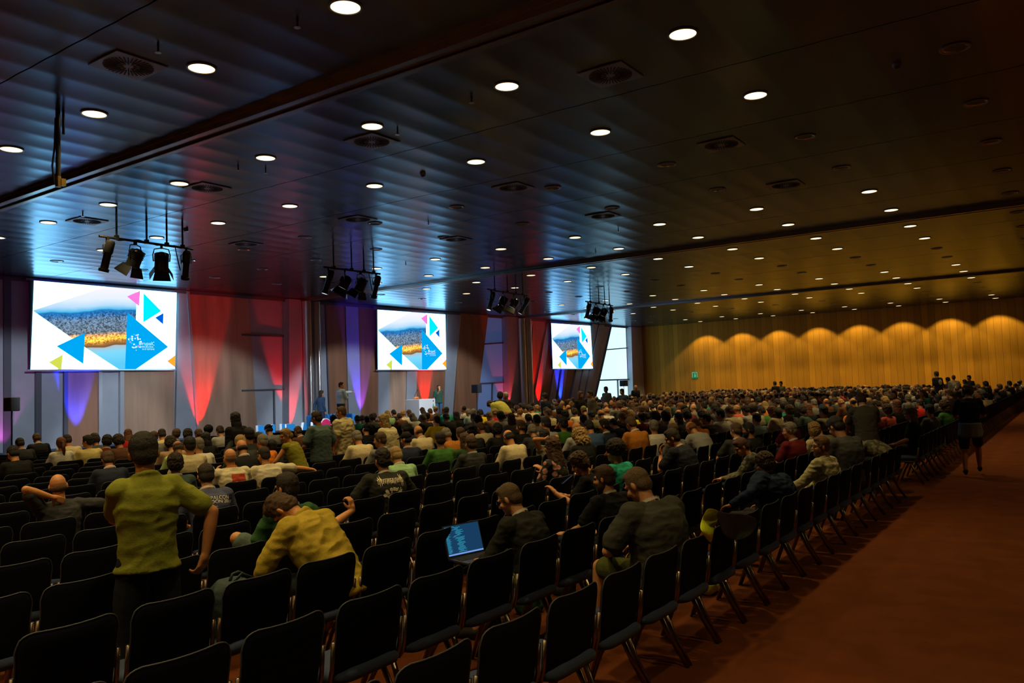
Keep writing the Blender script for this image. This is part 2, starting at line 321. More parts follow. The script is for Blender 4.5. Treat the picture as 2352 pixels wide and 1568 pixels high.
def screen(tl, tr, bl, br, label, dy=.30):
    P = [onw(*p, dy) for p in (tl, tr, bl, br)]; TL, TRp, BL, BR = P
    bot = (BL.z+BR.z)/2; BL.z = BR.z = bot
    org = Vector((BL.x, BL.y, 0)); t = thing('projection_screen', label, 'projection screen', org)
    def at(u, v, off): 
        a = BL.lerp(BR, u); b = TL.lerp(TRp, u); p = a.lerp(b, v); return p - org + Vector((0,-off,0))
    m = MB(); layers = [M_sw, M_city, M_pink, M_cy, M_db, M_bl, M_yg, M_or, M_tx]
    def P_(pts, mi, off): m.cm = mi; m.poly([at(u,v,off) for u,v in pts])
    P_([(0,0),(1,0),(1,1),(0,1)], 0, 0)
    P_([(.0,.66),(.33,.27),(.575,0),(.625,0),(.69,.6),(.69,1),(.47,1)], 1, .003)
    P_([(.62,.90),(.715,.985),(.71,.79)], 2, .006); P_([(.742,.955),(.745,.59),(.878,.745)], 3, .006)
    P_([(.835,.655),(.897,.575),(.897,.72)], 4, .006); P_([(.625,.70),(.62,0),(.70,0),(.94,.285)], 5, .008)
    P_([(.155,.265),(.33,.065),(.335,.43)], 5, .008); P_([(.11,.08),(.168,.012),(.168,0),(.19,0),(.195,.17)], 6, .006); P_([(.935,.1),(1,.02),(1,.18)], 7, .006)
    rr = random.Random(3); W_ = BR.x-BL.x
    for i in range(46):                       # the dotted squiggle of the logo
        a = i/46*2*PI*1.4; u = .690+.038*math.cos(a)*(1-.4*math.sin(a*2)); v = .335+.07*math.sin(a)*(1-.3*math.cos(3*a)); s_ = .003+.003*rr.random(); u += .03*(rr.random()-.5); v += .06*(rr.random()-.5)
        P_([(u-s_,v-s_),(u+s_,v-s_),(u+s_,v+2*s_),(u-s_,v+2*s_)], 2 if i%9 == 0 else (3 if i%4 == 0 else 8), .012)
    def txt(s_, u, v, sz):
        tm = text_mesh(s_, sz); m.cm = 8; o0 = at(u, v, .012)
        m.add([(o0.x+q.co.x, o0.y, o0.z+q.co.y) for q in tm.vertices], [tuple(p.vertices) for p in tm.polygons])
    txt('DrupalCon', .795, .32, .17); txt('BARCELONA 2024', .795, .278, .085); txt('24-27 SEPTEMBER', .795, .248, .07)
    me = bpy.data.meshes.new('screen_surface'); me.from_pydata(m.v, [], m.f); me.update()
    o = link('screen_surface', me, t, layers); me.polygons.foreach_set('material_index', m.m)
    ul = me.uv_layers.new(name='UVMap'); H_ = TL.z-BL.z
    for lp in me.loops:
        co = me.vertices[lp.vertex_index].co; ul.data[lp.index].uv = (co.x/W_, (co.z-bot)/(H_))
    z1 = max(TL.z, TRp.z)
    MB().box((W_/2, .03, (bot+z1)/2), (W_+.02, .03, z1-bot)).build('backing', M_blackm, t)
    MB().cyl((-.1,0,bot-.03), (W_+.1,0,bot-.03), .03).build('bottom_bar', M_frame, t)
    MB().box((W_/2, .05, (z1+HC-.03)/2), (W_+.25, .14, max(.03, HC-.03-z1))).build('screen_housing', M_greyd, t)
    return t
screen((78,644),(406,672),(70,847),(402,848), 'large projection screen nearest the camera showing the city slide')
screen((867,711),(1023,722),(868,848),(1025,848), 'middle projection screen hanging over the white lectern')
screen((1266,742),(1356,748),(1270,846),(1362,846), 'farthest and smallest-looking projection screen beside the bright window')
# ------------------------------------------------------------------ downlights
M_lampd = mat('lit_lamp_diffuser', (.8,.75,.6), .5, emit=(1.,.74,.40), es=2.6)
M_lampo = mat('unlit_lamp_reflector', (.6,.58,.6), .12, 1.)
M_ring = mat('lamp_ring', (.25,.24,.23), .4, .6)
COLS = [5.58,8.38,10.87,13.33,15.81,18.29,20.77,23.44,25.92,28.40,30.88,33.36,35.84,38.6,41.08,43.56,46.04,48.5,51.0]
ORD = ['first','second','third','fourth','fifth','sixth','seventh','eighth','ninth','tenth','eleventh','twelfth','thirteenth','fourteenth','fifteenth','sixteenth','seventeenth','eighteenth','nineteenth','twentieth']
def lamp_proto(lit):
    t = thing('downlight', 'x', 'ceiling light')
    m = MB(); n = 28; vs = []; fs = []; pr = [(.155,.03),(.172,-.006),(.150,-.010),(.135,.05)]
    for i in range(n):
        a = 2*PI*i/n
        for r, z in pr: vs.append((r*math.cos(a), r*math.sin(a), z))
    for i in range(n):
        for j in range(3): fs.append((i*4+j, ((i+1)%n)*4+j, ((i+1)%n)*4+j+1, i*4+j+1))
    m.add(vs, fs).build('lamp_ring', M_ring, t, auto=40)
    if lit: MB().cyl((0,0,-.004), (0,0,.02), .147, 28).build('diffuser', M_lampd, t)
    else:
        m = MB()
        for i in range(14):
            a = 2*PI*i/14; m.poly([(.147*math.cos(a),.147*math.sin(a),-.004),(.147*math.cos(a+.449),.147*math.sin(a+.449),-.004),(.03*math.cos(a+.2),.03*math.sin(a+.2),.03)])
        m.build('reflector', M_lampo, t)
    return t
PL = {}
for ci, x in enumerate(COLS):
    for k in range(-1, 9):
        lit = ci in (0,1,2,5,6,7,8,11,12,13,14,17,18) and 0 <= k <= 7 and not (ci == 0 and k == 0) and not (ci == 14 and k == 0)
        y = YL0 + DY*k
        px, py, dz = pix((x,y,HC))
        if not(-60 < px < 2420 and -60 < py): continue
        pr = PL.get(lit)
        if pr is None: t = PL[lit] = lamp_proto(lit)
        else: t = copy_tree(pr)
        t.location = (x, y, HC+.0)
        t['label'] = '%s round downlight, %s along the %s ceiling line from the stage' % ('lit' if lit else 'unlit', ORD[ci], ORD[8-k])
        t['group'] = 'lit ceiling downlights' if lit else 'unlit ceiling downlights'
        if lit: light('lamp_glow', 'SPOT', (x,y,HC-.03), (x,y,0), LAMP_W*(1.0 if ci < 17 else 1.6), LAMP_C, None, 102 if ci > 16 else 96, .22 if ci > 16 else .9, .12)
# lamps of the same grid outside the frame: left of the first track and behind the camera
for x in (-1.86,.62,3.1,5.58,8.38,10.87,15.81,18.29,20.77,25.92,30.88,35.84):
    for k in range(-3, 8):
        y = YL0+DY*k; px, py, dz = pix((x,y,HC))
        if dz > 0 and -40 < px < 2400 and -40 < py < 1600: continue
        if x > 4 and k >= 0: continue
        if (k == -1 and x > 4) or (k == -3 and x < 12): continue
        light('lamp_glow', 'SPOT', (x,y,HC-.03), (x,y,0), LAMP_W*(.5 if k < 0 else 1), LAMP_C, None, 96, .9, .12)
# ------------------------------------------------------------------ ceiling fittings
M_vent = mat('vent_metal', (.24,.24,.25), .4, .5)
def vent_proto():
    t = thing('ceiling_diffuser', 'x', 'air vent', (0,0,0))
    MB().box((0,0,-.004), (.62,.62,.012)).build('plate', M_vent, t)
    m = MB()
    for i in range(36):
        a = 2*PI*i/36; c_, s_ = math.cos(a), math.sin(a); r0 = .06 if i % 3 == 0 else .12
        m.box((c_*(r0+.27)/2, s_*(r0+.27)/2, -.012), (.27-r0, .014, .004), Matrix.Rotation(a,3,'Z'))
    o = m.build('slots', M_blackm, t); return t
vp = None
VL = ['upper left corner of the ceiling near the track', 'over the empty middle seats, nearest round one right of the track', 'under the second lamp line left of centre', 'in the dark part right of centre', 'between two lit lamps above the first screen streak', 'in the centre of the ceiling just left of the teal streak', 'in the dark right part, third from the aisle side', 'above the middle screen, left of its blue streak', 'inside the teal streak of the far screen', 'inside the blue streak of the near screen', 'just below the vent over the middle screen', 'left of the red glow on the ceiling']
for i, p in enumerate([(295,150),(1402,171),(854,324),(1657,331),(476,431),(1179,430),(1805,424),(822,503),(1385,495),(200,507),(1048,549),(565,560)]):
    if vp is None: vp = t = vent_proto()
    else: t = copy_tree(vp)
    t.location = onz(*p, HC) + Vector((0,0,-.005)); t['label'] = 'square vent with radial slots ' + VL[i]; t['group'] = 'round slotted ceiling vents'
    if len(t['label'].split()) > 16: t['label'] = ' '.join(t['label'].split()[:16])
def sprinkler(i, p, big=False):
    q = onz(*p, HC); t = thing('smoke_detector' if big else 'sprinkler', 'x', 'detector' if big else 'sprinkler', q)
    if big:
        MB().cyl((0,0,0.02), (0,0,-.03), .06, 16, .05).build('base', M_vent, t); MB().ball((0,0,-.035), .04, 12, (1,1,.5)).build('dome', M_black, t)
    else:
        MB().cyl((0,0,.02), (0,0,-.06), .012, 8).build('stem', M_black, t); MB().cyl((0,0,-.06), (0,0,-.066), .035, 10).build('deflector', M_chrome, t)
    return t
SPR = [((683,50),'left of the biggest lamp at the top edge'),((363,108),'right of the upper left vent'),((1083,226),'below the lit lamp left of centre'),((913,300),'right of the vent under the track'),((547,383),'beside two lamps under the track on the left'),((430,525),'above the red glow right of the first light bar'),((190,490),'inside the blue streak left of its vent'),((1420,527),'inside the teal streak of the far screen'),((984,510),'left of the centre lamp gap'),((932,604),'just above the middle screen streak'),((1368,577),'low in the teal streak'),((610,390),'right of the pair under the track')]
for i, (p, l) in enumerate(SPR): t = sprinkler(i, p); t['label'] = 'small ceiling sprinkler head ' + l
for p, l in [((971,399),'dark round smoke detector in the middle of the ceiling'),((427,527),'dark round smoke detector over the first light bar'),((2060,148),'pale round detector on the dark ceiling at the right')]: sprinkler(0, p, True)['label'] = l
# hanging pole with brass clamp, upper left
q = onz(133, 255, HC); zz = 1.85 + ray(126,428)[2]*(q.y/ray(126,428)[1]); L_ = HC-zz
t = thing('hanging_pole', 'black pole with cables and a brass clamp hanging from the ceiling at the left', 'pole', (q.x, q.y, HC))
MB().cyl((0,0,0), (0,0,-L_*.86), .03, 10).build('pole', M_black, t); MB().cyl((.07,0,0), (.07,0,-.3), .018, 8).build('hook_rod', M_black, t)
MB().cyl((0,0,-L_*.86), (0,0,-L_), .036, 12).box((.055,0,-L_*.93), (.06,.07,L_*.09)).build('brass_clamp', mat('brass', (.65,.42,.12), .35, 1.), t)
MB().tube([(-.03,0,-.1),(-.045,0,-.5),(-.07,.01,-.75),(-.05,0,-1.0),(-.06,.01,-L_*.9),(-.04,0,-L_*.97)], .012, 6).build('cable', M_black, t)
# ------------------------------------------------------------------ stage lighting bars with their fixtures
M_lens = mat('lit_lens', (.8,.85,.9), .2, emit=(.8,.9,1.), es=1.2)
M_fix = mat('fixture_black', (.02,.02,.022), .28, .3)
def fresnel(label, loc, tilt, yaw):
    t = thing('stage_lantern', label, 'stage light', loc, yaw, 'barn-door lanterns on the ceiling bars')
    R = Matrix.Rotation(tilt, 3, 'X')
    def P(x,y,z): return R@Vector((x,y,z)) + Vector((0,0,-.34))
    m = MB(); m.tube([P(0,-.2,0),P(0,-.15,0),P(0,-.05,0),P(0,.13,0),P(0,.16,0)], [.06,.11,.135,.14,.15], 18)
    for k in range(5): m.tube([P(0,-.16+.035*k,0),P(0,-.155+.035*k,0)], [.15,.15], 14)
    m.box(P(0,-.05,.12), (.12,.16,.08), R); m.build('body', M_fix, t, auto=45)
    MB().tube([P(0,.163,0),P(0,.166,0)], .11, 16).build('lens', M_lens, t)
    for a in range(4):
        an = a*PI/2; ca, sa = math.cos(an), math.sin(an)
        f = [P(.13*ca-.13*sa, .165, .13*sa+.13*ca), P(.13*ca+.13*sa, .165, .13*sa-.13*ca), P(.23*ca+.18*sa, .35, .23*sa-.18*ca), P(.23*ca-.18*sa, .35, .23*sa+.18*ca)]
        MB().poly(f, .006, (0,0,.001) if 0 else (R@Vector((ca,0,sa)))).build('barn_door', M_fix, t)
    MB().tube([P(.16,0,0),Vector((.17,0,-.2)),Vector((.14,0,-.08)),Vector((0,0,-.05)),Vector((-.14,0,-.08)),Vector((-.17,0,-.2)),P(-.16,0,0)], .012, 8).build('yoke', M_fix, t)
    MB().box((0,0,-.02), (.05,.05,.1)).build('hook_clamp', M_fix, t); return t
def profile(label, loc, tilt, yaw):
    t = thing('profile_spotlight', label, 'stage light', loc, yaw, 'long profile spots on the ceiling bars')
    R = Matrix.Rotation(tilt, 3, 'X')
    def P(x,y,z): return R@Vector((x,y,z)) + Vector((0,0,-.32))
    m = MB(); m.tube([P(0,-.28,0),P(0,-.24,0),P(0,-.05,0)], [.07,.09,.09], 14); m.tube([P(0,-.05,0),P(0,.0,0),P(0,.3,0)], [.1,.075,.075], 14); m.tube([P(0,.3,0),P(0,.36,0)], [.1,.1], 14)
    for s in (-1,1): m.tube([P(0,.02,.08*s),P(s*.02,.02,.16*s)], .009, 6)
    m.build('barrel', M_fix, t, auto=45)
    MB().tube([P(0,.362,0),P(0,.365,0)], .07, 14).build('lens', M_lens, t)
    MB().tube([P(.1,0,0),Vector((.11,0,-.15)),Vector((0,0,-.05)),Vector((-.11,0,-.15)),P(-.1,0,0)], .011, 8).build('yoke', M_fix, t)
    MB().box((0,0,-.02), (.05,.05,.1)).build('hook_clamp', M_fix, t); return t
BZ = 5.12
BARS = [((228,542),(443,572),'nearest'),((743,613),(873,629),'second'),((1120,664),(1211,679),'third'),((1345,692),(1407,702),'farthest')]
BN = ['first light bar at the left','second light bar over the steel post','third light bar right of the middle screen','farthest light bar over the third screen']
KN = ['end','second','third','other end']
TG = [(15,22.5),(25,22.5),(31,22.5),(41,22.5)]
for bi, (a, b, nm) in enumerate(BARS):
    A, B = onz(*a, BZ), onz(*b, BZ); L_ = (B-A).length; mid = (A+B)/2; yaw = math.atan2(B.y-A.y, B.x-A.x)
    t = thing('light_bar', 'black pipe holding stage lights, the %s' % BN[bi], 'light bar', mid, yaw)
    MB().cyl((-L_/2,0,0), (L_/2,0,0), .026, 10).build('pipe', M_black, t)
    m = MB()
    for k in (-.33,-.02,.2,.38): m.cyl((k*L_,0,0), (k*L_,0,HC-BZ), .02, 6); m.box((k*L_,0,.02),(.07,.07,.09))
    m.build('hangers', M_black, t)
    MB().tube([(-L_*.45,.02,.03),(-L_*.3,.03,-.03),(-L_*.1,.03,.04),(L_*.1,.03,-.02),(L_*.3,.03,.03),(L_*.34,.03,-.35),(L_*.36,.03,-.5)], .012, 6).build('cable', M_black, t)
    for k in range(4):
        u = (-.42,-.14,.14,.42)[k]; loc = mid + Vector((math.cos(yaw)*u*L_, math.sin(yaw)*u*L_, -.02))
        ty = {0:(.25,.3,-.5,-.45),1:(.7,.75,.1,-.3),2:(1.1,1.0,.6,.5),3:(1.1,.9,.7,-.9)}[bi][k]
        lab = '%s on the %s, %s position' % ('long profile spotlight' if k in (0,3) else 'barn-door lantern', BN[bi], KN[k])
        (profile if k in (0,3) else fresnel)(lab, loc, -1.05 if k != 0 else -1.25, ty)
    # the light these lanterns throw on the stage and on the foot of the wall
    light('stage_wash', 'SPOT', mid+Vector((0,.5,-.5)), (mid.x+1.5, 24.1, .0), 1500, (.70,.84,1.), None, 56, .3, .15)
# ------------------------------------------------------------------ coloured uplights at the foot of the stage wall
M_up = mat('uplight_housing', (.03,.03,.03), .5)
def uplight(px, py, col, e, lab, spot=30, out=.42, dx=0.):
    p = onw(px, py, out); p.z = .12
    t = thing('uplight', lab, 'uplight', (p.x+dx, p.y, 0))
    MB().cyl((0,0,0), (0,0,.1), .09, 14).build('housing', M_up, t)
    MB().cyl((0,0,.101), (0,0,.104), .07, 14).build('lens', mat('lens_%s' % lab.split()[0], (.1,.1,.1), .3, emit=col, es=2), t)
    light('added_wall_tint', 'SPOT', (p.x+dx, p.y-1.3, .5), (p.x+dx, p.y+.5, 5.4), e*(.11 if col[0] > .5 else .02), (1,.12,.22) if col[0] > .5 else (.5,.10,.7), None, 84, 1., .1)  # added wide spot without a fitting, tints the upper wall
    light('uplight_beam', 'SPOT', (p.x+dx, p.y, .16), (p.x+dx, p.y+out*.8, 3.6), e, col, None, spot, .35, .05)
RED = (1,.006,.004); BLUE = (.012,.03,1.)
uplight(188, 990, BLUE, 4200, 'blue uplight washing the wood panel under the first screen')
uplight(472, 985, RED, 1500, 'red uplight at the foot of the wide wood panel', 34)
uplight(677, 980, RED, 1000, 'red uplight on the column left of the steel posts', 32, .62)
uplight(843, 950, (.13,.04,1.), 2000, 'violet uplight between the presenter and the middle screen', 30)
uplight(990, 945, RED, 1500, 'red uplight behind the white lectern', 30)
uplight(1175, 935, (1,.06,.08), 500, 'pink-red uplight on the column left of the second steel posts', 40, .7)
uplight(1247, 925, RED, 1500, 'red uplight among the slanted strips', 28)
uplight(1297, 922, (.012,.04,1.), 3000, 'blue uplight under the farthest screen', 26)
uplight(1452, 915, (.35,.12,1.), 200, 'purple uplight on the corner column', 40, .7)
uplight(10, 1000, (.7,.05,.6), 130, 'magenta uplight at the far left of the stage wall', 60, .5)
# ------------------------------------------------------------------ stage, lectern, sofa, letters, speakers
SY = 20.6; SH = .5
M_stage = mat('stage_carpet', (.05,.06,.09), .9); M_white = mat('white_laminate', (.75,.77,.8), .35); M_blue3 = mat('letter_blue', (.02,.25,.62), .4); M_whl = mat('letter_white_side', (.8,.82,.85), .4)
t = thing('stage_platform', 'low dark stage platform running along the screen wall', 'stage', (29, 22.7, 0))
MB().box((0,0,SH-.03), (38, 4.2, .06)).build('deck', M_stage, t); MB().box((0,0,(SH-.06)/2), (37.9,4.1,SH-.06)).build('skirt', M_blackm, t)
def zat(px, py, y): return ony(px, py, y).z
# lectern
a = ony(964,918,21.6); b = ony(1001,914,21.6); w_ = (b.x-a.x); tz = (a.z+b.z)/2
t = thing('lectern', 'white box lectern with a small green mark on the stage', 'lectern', ((a.x+b.x)/2, 22.0, SH), .0)
MB().box((0,0,(tz-SH)/2), (w_,.75,tz-SH)).build('body', M_white, t, bevel=.02)
MB().poly([(w_*.28,-.378,tz-SH-.38),(w_*.42,-.378,tz-SH-.38),(w_*.36,-.378,tz-SH-.18)]).build('green_mark', mat('green_print', (.03,.35,.2), .5), t)
MB().cyl((w_*.36,-.378,tz-SH-.09),(w_*.36,-.384,tz-SH-.09),.03,10).build('dark_mark', M_black, t)
MB().tube([(-.25,.1,tz-SH),(-.27,.05,tz-SH+.18),(-.24,-.05,tz-SH+.36)], .01, 6).ball((-.24,-.06,tz-SH+.37),.025,8).build('gooseneck_microphone', M_black, t)
o = MB().tube([(-.06,.0,0),(-.02,.03,.04),(.05,.02,.06),(.12,-.02,.05),(.18,.0,.02)], [.03,.05,.06,.05,.03], 10, flat=.6).build('cloth_bundle', mat('orange_cloth', (1.,.22,.03), .8), None, True); o.location = (a.x-.05+.15, 21.9, tz+.02); tag(o, 'bright orange cloth bundle lying on the white lectern', 'cloth')
# sofa behind the presenters
a = ony(736,952,22.6); b = ony(800,951,22.6)
t = thing('sofa', 'bright blue ribbed sofa on the stage behind the seated crowd', 'sofa', ((a.x+b.x)/2, 22.9, SH)); M_sofa = mat('blue_upholstery', (.01,.22,.62), .7)
wS = b.x-a.x; zS = (a.z+b.z)/2-SH
m = MB()
for k in range(9): m.tube([(-wS/2+wS*(k+.5)/9,.25,.3),(-wS/2+wS*(k+.5)/9,.22,zS*.7),(-wS/2+wS*(k+.5)/9,.28,zS)], [wS/17,wS/17,wS/22], 8)
m.build('backrest', M_sofa, t, True); MB().box((0,-.15,.3), (wS,.7,.22)).build('seat', M_sofa, t, bevel=.05)
for s in (-1,1): MB().box((s*(wS/2+.08),-.1,.3), (.16,.8,.5)).build('armrest', M_sofa, t, bevel=.05)
m = MB()
for x_ in (-wS/2,wS/2):
    for y_ in (-.4,.2): m.cyl((x_,y_,0),(x_,y_,.12),.025,8)
m.build('feet', M_black, t)
q = ony(748,977,20.2)
t = thing('round_logo_board', 'round pink board with white rim standing by the stage front', 'sign', (q.x,20.2,0)); MB().cyl((0,.03,q.z-.0),(0,-.03,q.z-.0),.21,28).build('disc', mat('pink_board', (.75,.03,.16), .5), t); MB().cyl((0,.05,q.z),(0,-.02,q.z),.235,28).build('rim', M_whl, t)
MB().box((0,.02,(q.z)/2), (.1,.08,q.z)).build('stand', M_black, t)
# big 3D letters
def letter(ch, p0, p1, label):
    a = ony(*p0, 19.9); b = ony(*p1, 19.9); zt = (a.z+b.z)/2; hgt = zt
    cu = bpy.data.curves.new('glyph', 'FONT'); cu.body = ch; cu.size = 1.; cu.extrude = .055; cu.offset = .03
    ob = bpy.data.objects.new('tmp', cu); C.objects.link(ob); dg = bpy.context.evaluated_depsgraph_get(); me = bpy.data.meshes.new_from_object(ob.evaluated_get(dg)); bpy.data.objects.remove(ob)
    co = np.array([v.co[:] for v in me.vertices]); mn, mx = co.min(0), co.max(0); W_ = b.x-a.x
    for v in me.vertices: v.co = ((v.co.x-mn[0])/(mx[0]-mn[0])*W_, -v.co.z, (v.co.y-mn[1])/(mx[1]-mn[1])*hgt)
    me.materials.clear(); me.materials.append(M_blue3); me.materials.append(M_whl)
    me.update(); bm = bmesh.new(); bm.from_mesh(me); bmesh.ops.recalc_face_normals(bm, faces=bm.faces)
    for f in bm.faces: f.material_index = 0 if abs(f.normal.y) > .7 else 1
    bm.to_mesh(me); bm.free()
    o = link('letter_sign', me); o.location = (a.x, 19.9, 0); tag(o, label, 'sign letter', 'blue standing letters before the stage')
letter('R',(590,977),(617,975),'blue letter R with white edges, first of the standing row'); letter('U',(622,975),(652,973),'blue letter U with white edges right of the black cap')
letter('P',(655,974),(680,972),'blue letter P with white edges before the red column'); letter('A',(683,971),(712,969),'blue letter A with white edges beside the steel posts'); letter('L',(716,969),(736,968),'blue letter L with white edges, last of the standing row')
M_spk = mat('speaker_black', (.014,.014,.016), .6)
def pa(px, ptop, pbot, wpx, y, label):
    c = ony(px, (ptop+pbot)/2, y); h_ = ony(px,ptop,y).z-ony(px,pbot,y).z; w_ = ony(px+wpx/2,ptop,y).x-ony(px-wpx/2,ptop,y).x
    t = thing('loudspeaker', label, 'loudspeaker', (c.x,y,c.z)); MB().box((0,0,0),(w_,.35,h_)).build('cabinet', M_spk, t, bevel=.02)
    MB().box((0,-.18,0),(w_*.88,.01,h_*.92)).build('grille', M_blackm, t); 
    t2 = thing('speaker_stand', 'tripod stand carrying the ' + label.split(' on ')[0], 'speaker stand', (c.x,y,0)); zb = c.z-h_/2
    MB().cyl((0,0,.5),(0,0,zb),.018,8).build('pole', M_black, t2)
    for k in range(3): q = 2*PI*k/3+.5; MB().cyl((0,0,.8),(.5*math.cos(q),.5*math.sin(q),0.01),.013,6).build('leg', M_black, t2)
pa(27, 912, 944, 23, 19.5, 'black loudspeaker at the left edge on a tall stand'); pa(1094.5, 883, 902, 10, 22.0, 'black loudspeaker before the blue glass on a stand'); pa(1432.5, 873, 887, 8, 23.5, 'small black loudspeaker against the bright window on a stand')
# exit sign
q = onx(1596, 861, XR-.02)
t = thing('exit_sign', 'green emergency exit sign on the yellow-lit wood wall', 'exit sign', (XR-.03,q.y,q.z))
MB().box((0,0,0),(.03,.42,.46)).build('panel', mat('exit_green', (.0,.22,.10), .5, emit=(.0,.20,.08), es=.25), t)
m = MB(); m.box((-.018,-.02,0),(.008,.04,.24)); m.poly([(-.022,.05,-.05),(-.022,-.09,-.05),(-.022,-.02,-.15)])
for s in (-1,1): m.box((-.018,s*.17,.02),(.008,.025,.34))
m.box((-.018,0,.18),(.008,.34,.025)); m.build('arrow', mat('exit_white', (.5,.8,.6), .5, emit=(.2,.5,.3), es=.3), t)
# ------------------------------------------------------------------ chairs
M_cloth_shade = mat('navy_upholstery_shaded', (.0045,.0065,.015), .85, noise=.25, nscale=300, spec=.12)  # navy chair cloth with the shade of the backs put into its colour
M_cloth_lit = mat('navy_upholstery_lit', (.034,.048,.105), .85, noise=.25, nscale=300, sheen=.1, spec=.2)  # same navy cloth, overhead light on the seats put into its colour
M_tube = mat('chair_metal', (.26,.20,.15), .3, 1.)
def chair_proto():
    t = thing('conference_chair', 'x', 'chair')
    # backrest: curved padded shell with rounded upper corners
    W, H0, H1 = .245, .385, .785; nx, nz, th = 14, 10, .032
    def halfw(v):
        r = .075; z = H0+(H1-H0)*v
        w_ = W-.012*(1-v)
        if z > H1-r: w_ = W - r + math.sqrt(max(0, r*r-(z-(H1-r))**2))
        if z < H0+.03: w_ = W-.03+math.sqrt(max(0,.03**2-(H0+.03-z)**2))
        return w_
    vs = []; fs = []
    vv = [0,.02,.05,.12,.3,.5,.7,.82,.88,.93,.965,.988,1.]
    for side in (0,1):
        for v in vv:
            hw = halfw(v); z = H0+(H1-H0)*v
            for i in range(nx+1):
                u = -1+2*i/nx; x = u*hw
                edge = 1 - max(abs(u)**8, (2*abs(v-.5))**10)*.75
                y = .045 - .085*v + .10*(x*x)/(W*W)*.28 + .018*v*v
                zz = z + (.012*(x/W)**2 if v > .9 else 0)
                y += (-th/2 if side == 0 else th/2)*max(.22, edge)
                vs.append((x, y, zz))
    n = (nx+1)*len(vv)
    for j in range(len(vv)-1):
        for i in range(nx):
            a = j*(nx+1)+i; fs.append((a,a+1,a+nx+2,a+nx+1)); fs.append((n+a+nx+1,n+a+nx+2,n+a+1,n+a))
    bd = [i for i in range(nx)]
    for i in range(nx): fs.append((i, n+i, n+i+1, i+1)); k = (len(vv)-1)*(nx+1); fs.append((k+i, k+i+1, n+k+i+1, n+k+i))
    for j in range(len(vv)-1):
        a = j*(nx+1); fs.append((a, a+nx+1, n+a+nx+1, n+a)); a += nx; fs.append((a, n+a, n+a+nx+1, a+nx+1))
    MB().add(vs, fs).build('backrest', M_cloth_shade, t, True)
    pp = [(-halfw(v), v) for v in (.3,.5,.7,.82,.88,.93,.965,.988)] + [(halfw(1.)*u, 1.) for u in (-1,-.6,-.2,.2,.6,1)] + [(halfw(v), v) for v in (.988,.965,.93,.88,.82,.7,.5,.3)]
    MB().tube([(x, .045-.085*v+.10*(x*x)/(W*W)*.28+.018*v*v-.004, H0+(H1-H0)*v+(.012*(x/W)**2 if v > .9 else 0)+(.002 if v == 1. else 0)) for x, v in pp], .0042, 6).build('edge_highlight', mat('edge_highlight_grey', (.045,.05,.065), .6), t, True)  # lighter tube modelled in for the highlight along the backrest edge
    # seat cushion
    m = MB(); vs = []; fs = []; ns = 20
    for (zz, k) in ((.375,.86),(.385,.97),(.402,1.),(.420,.985),(.430,.93),(.434,.80)):
        for i in range(ns*2):
            a = 2*PI*i/(ns*2); c_, s_ = math.cos(a), math.sin(a); e = .32
            x = .235*k*math.copysign(abs(c_)**e, c_); y = .215 + .225*k*math.copysign(abs(s_)**e, s_)
            vs.append((x, y, zz + (.012*(s_ < 0)*abs(s_)**4 if zz > .4 else 0) - (.02*max(0,s_)**3)))
    q = ns*2
    for j in range(5):
        for i in range(q): fs.append((j*q+i, j*q+(i+1)%q, (j+1)*q+(i+1)%q, (j+1)*q+i))
    fs.append(tuple(range(q))[::-1]); fs.append(tuple(range(5*q,6*q)))
    m.add(vs, fs).build('seat', M_cloth_lit, t, True)
    # side frames: up-curved tube holding the backrest, bracket under the seat
    for s in (-1,1):
        MB().tube([(s*.236,.36,.372),(s*.243,.20,.364),(s*.246,.09,.368),(s*.250,.062,.40),(s*.251,.045,.46),(s*.250,.030,.60)], .0125, 8).build('side_frame', M_tube, t, True)
        MB().box((s*.225,.20,.355), (.035,.12,.03)).build('bracket', M_tube, t, bevel=.004)
        MB().tube([(s*.226,.17,.36),(s*.243,.09,.18),(s*.250,-.02,.0)], [.021,.019,.016], 8, flat=.65).build('leg', M_tube, t, True)
        MB().tube([(s*.226,.23,.36),(s*.243,.33,.18),(s*.250,.40,.0)], [.021,.019,.016], 8, flat=.65).build('leg', M_tube, t, True)
    MB().cyl((-.225,.2,.35),(.225,.2,.35),.010,8).build('cross_bar', M_tube, t)
    return t
def rowy(r, x=0): return 2.19 + .918*r
def seats_in_row(r):
    out = []
    for n in range(-8, 90):
        x = 3.62 + .545*n
        if 13.15 < x < 14.75 or x > 49.5: continue
        out.append((n, x))
    return out
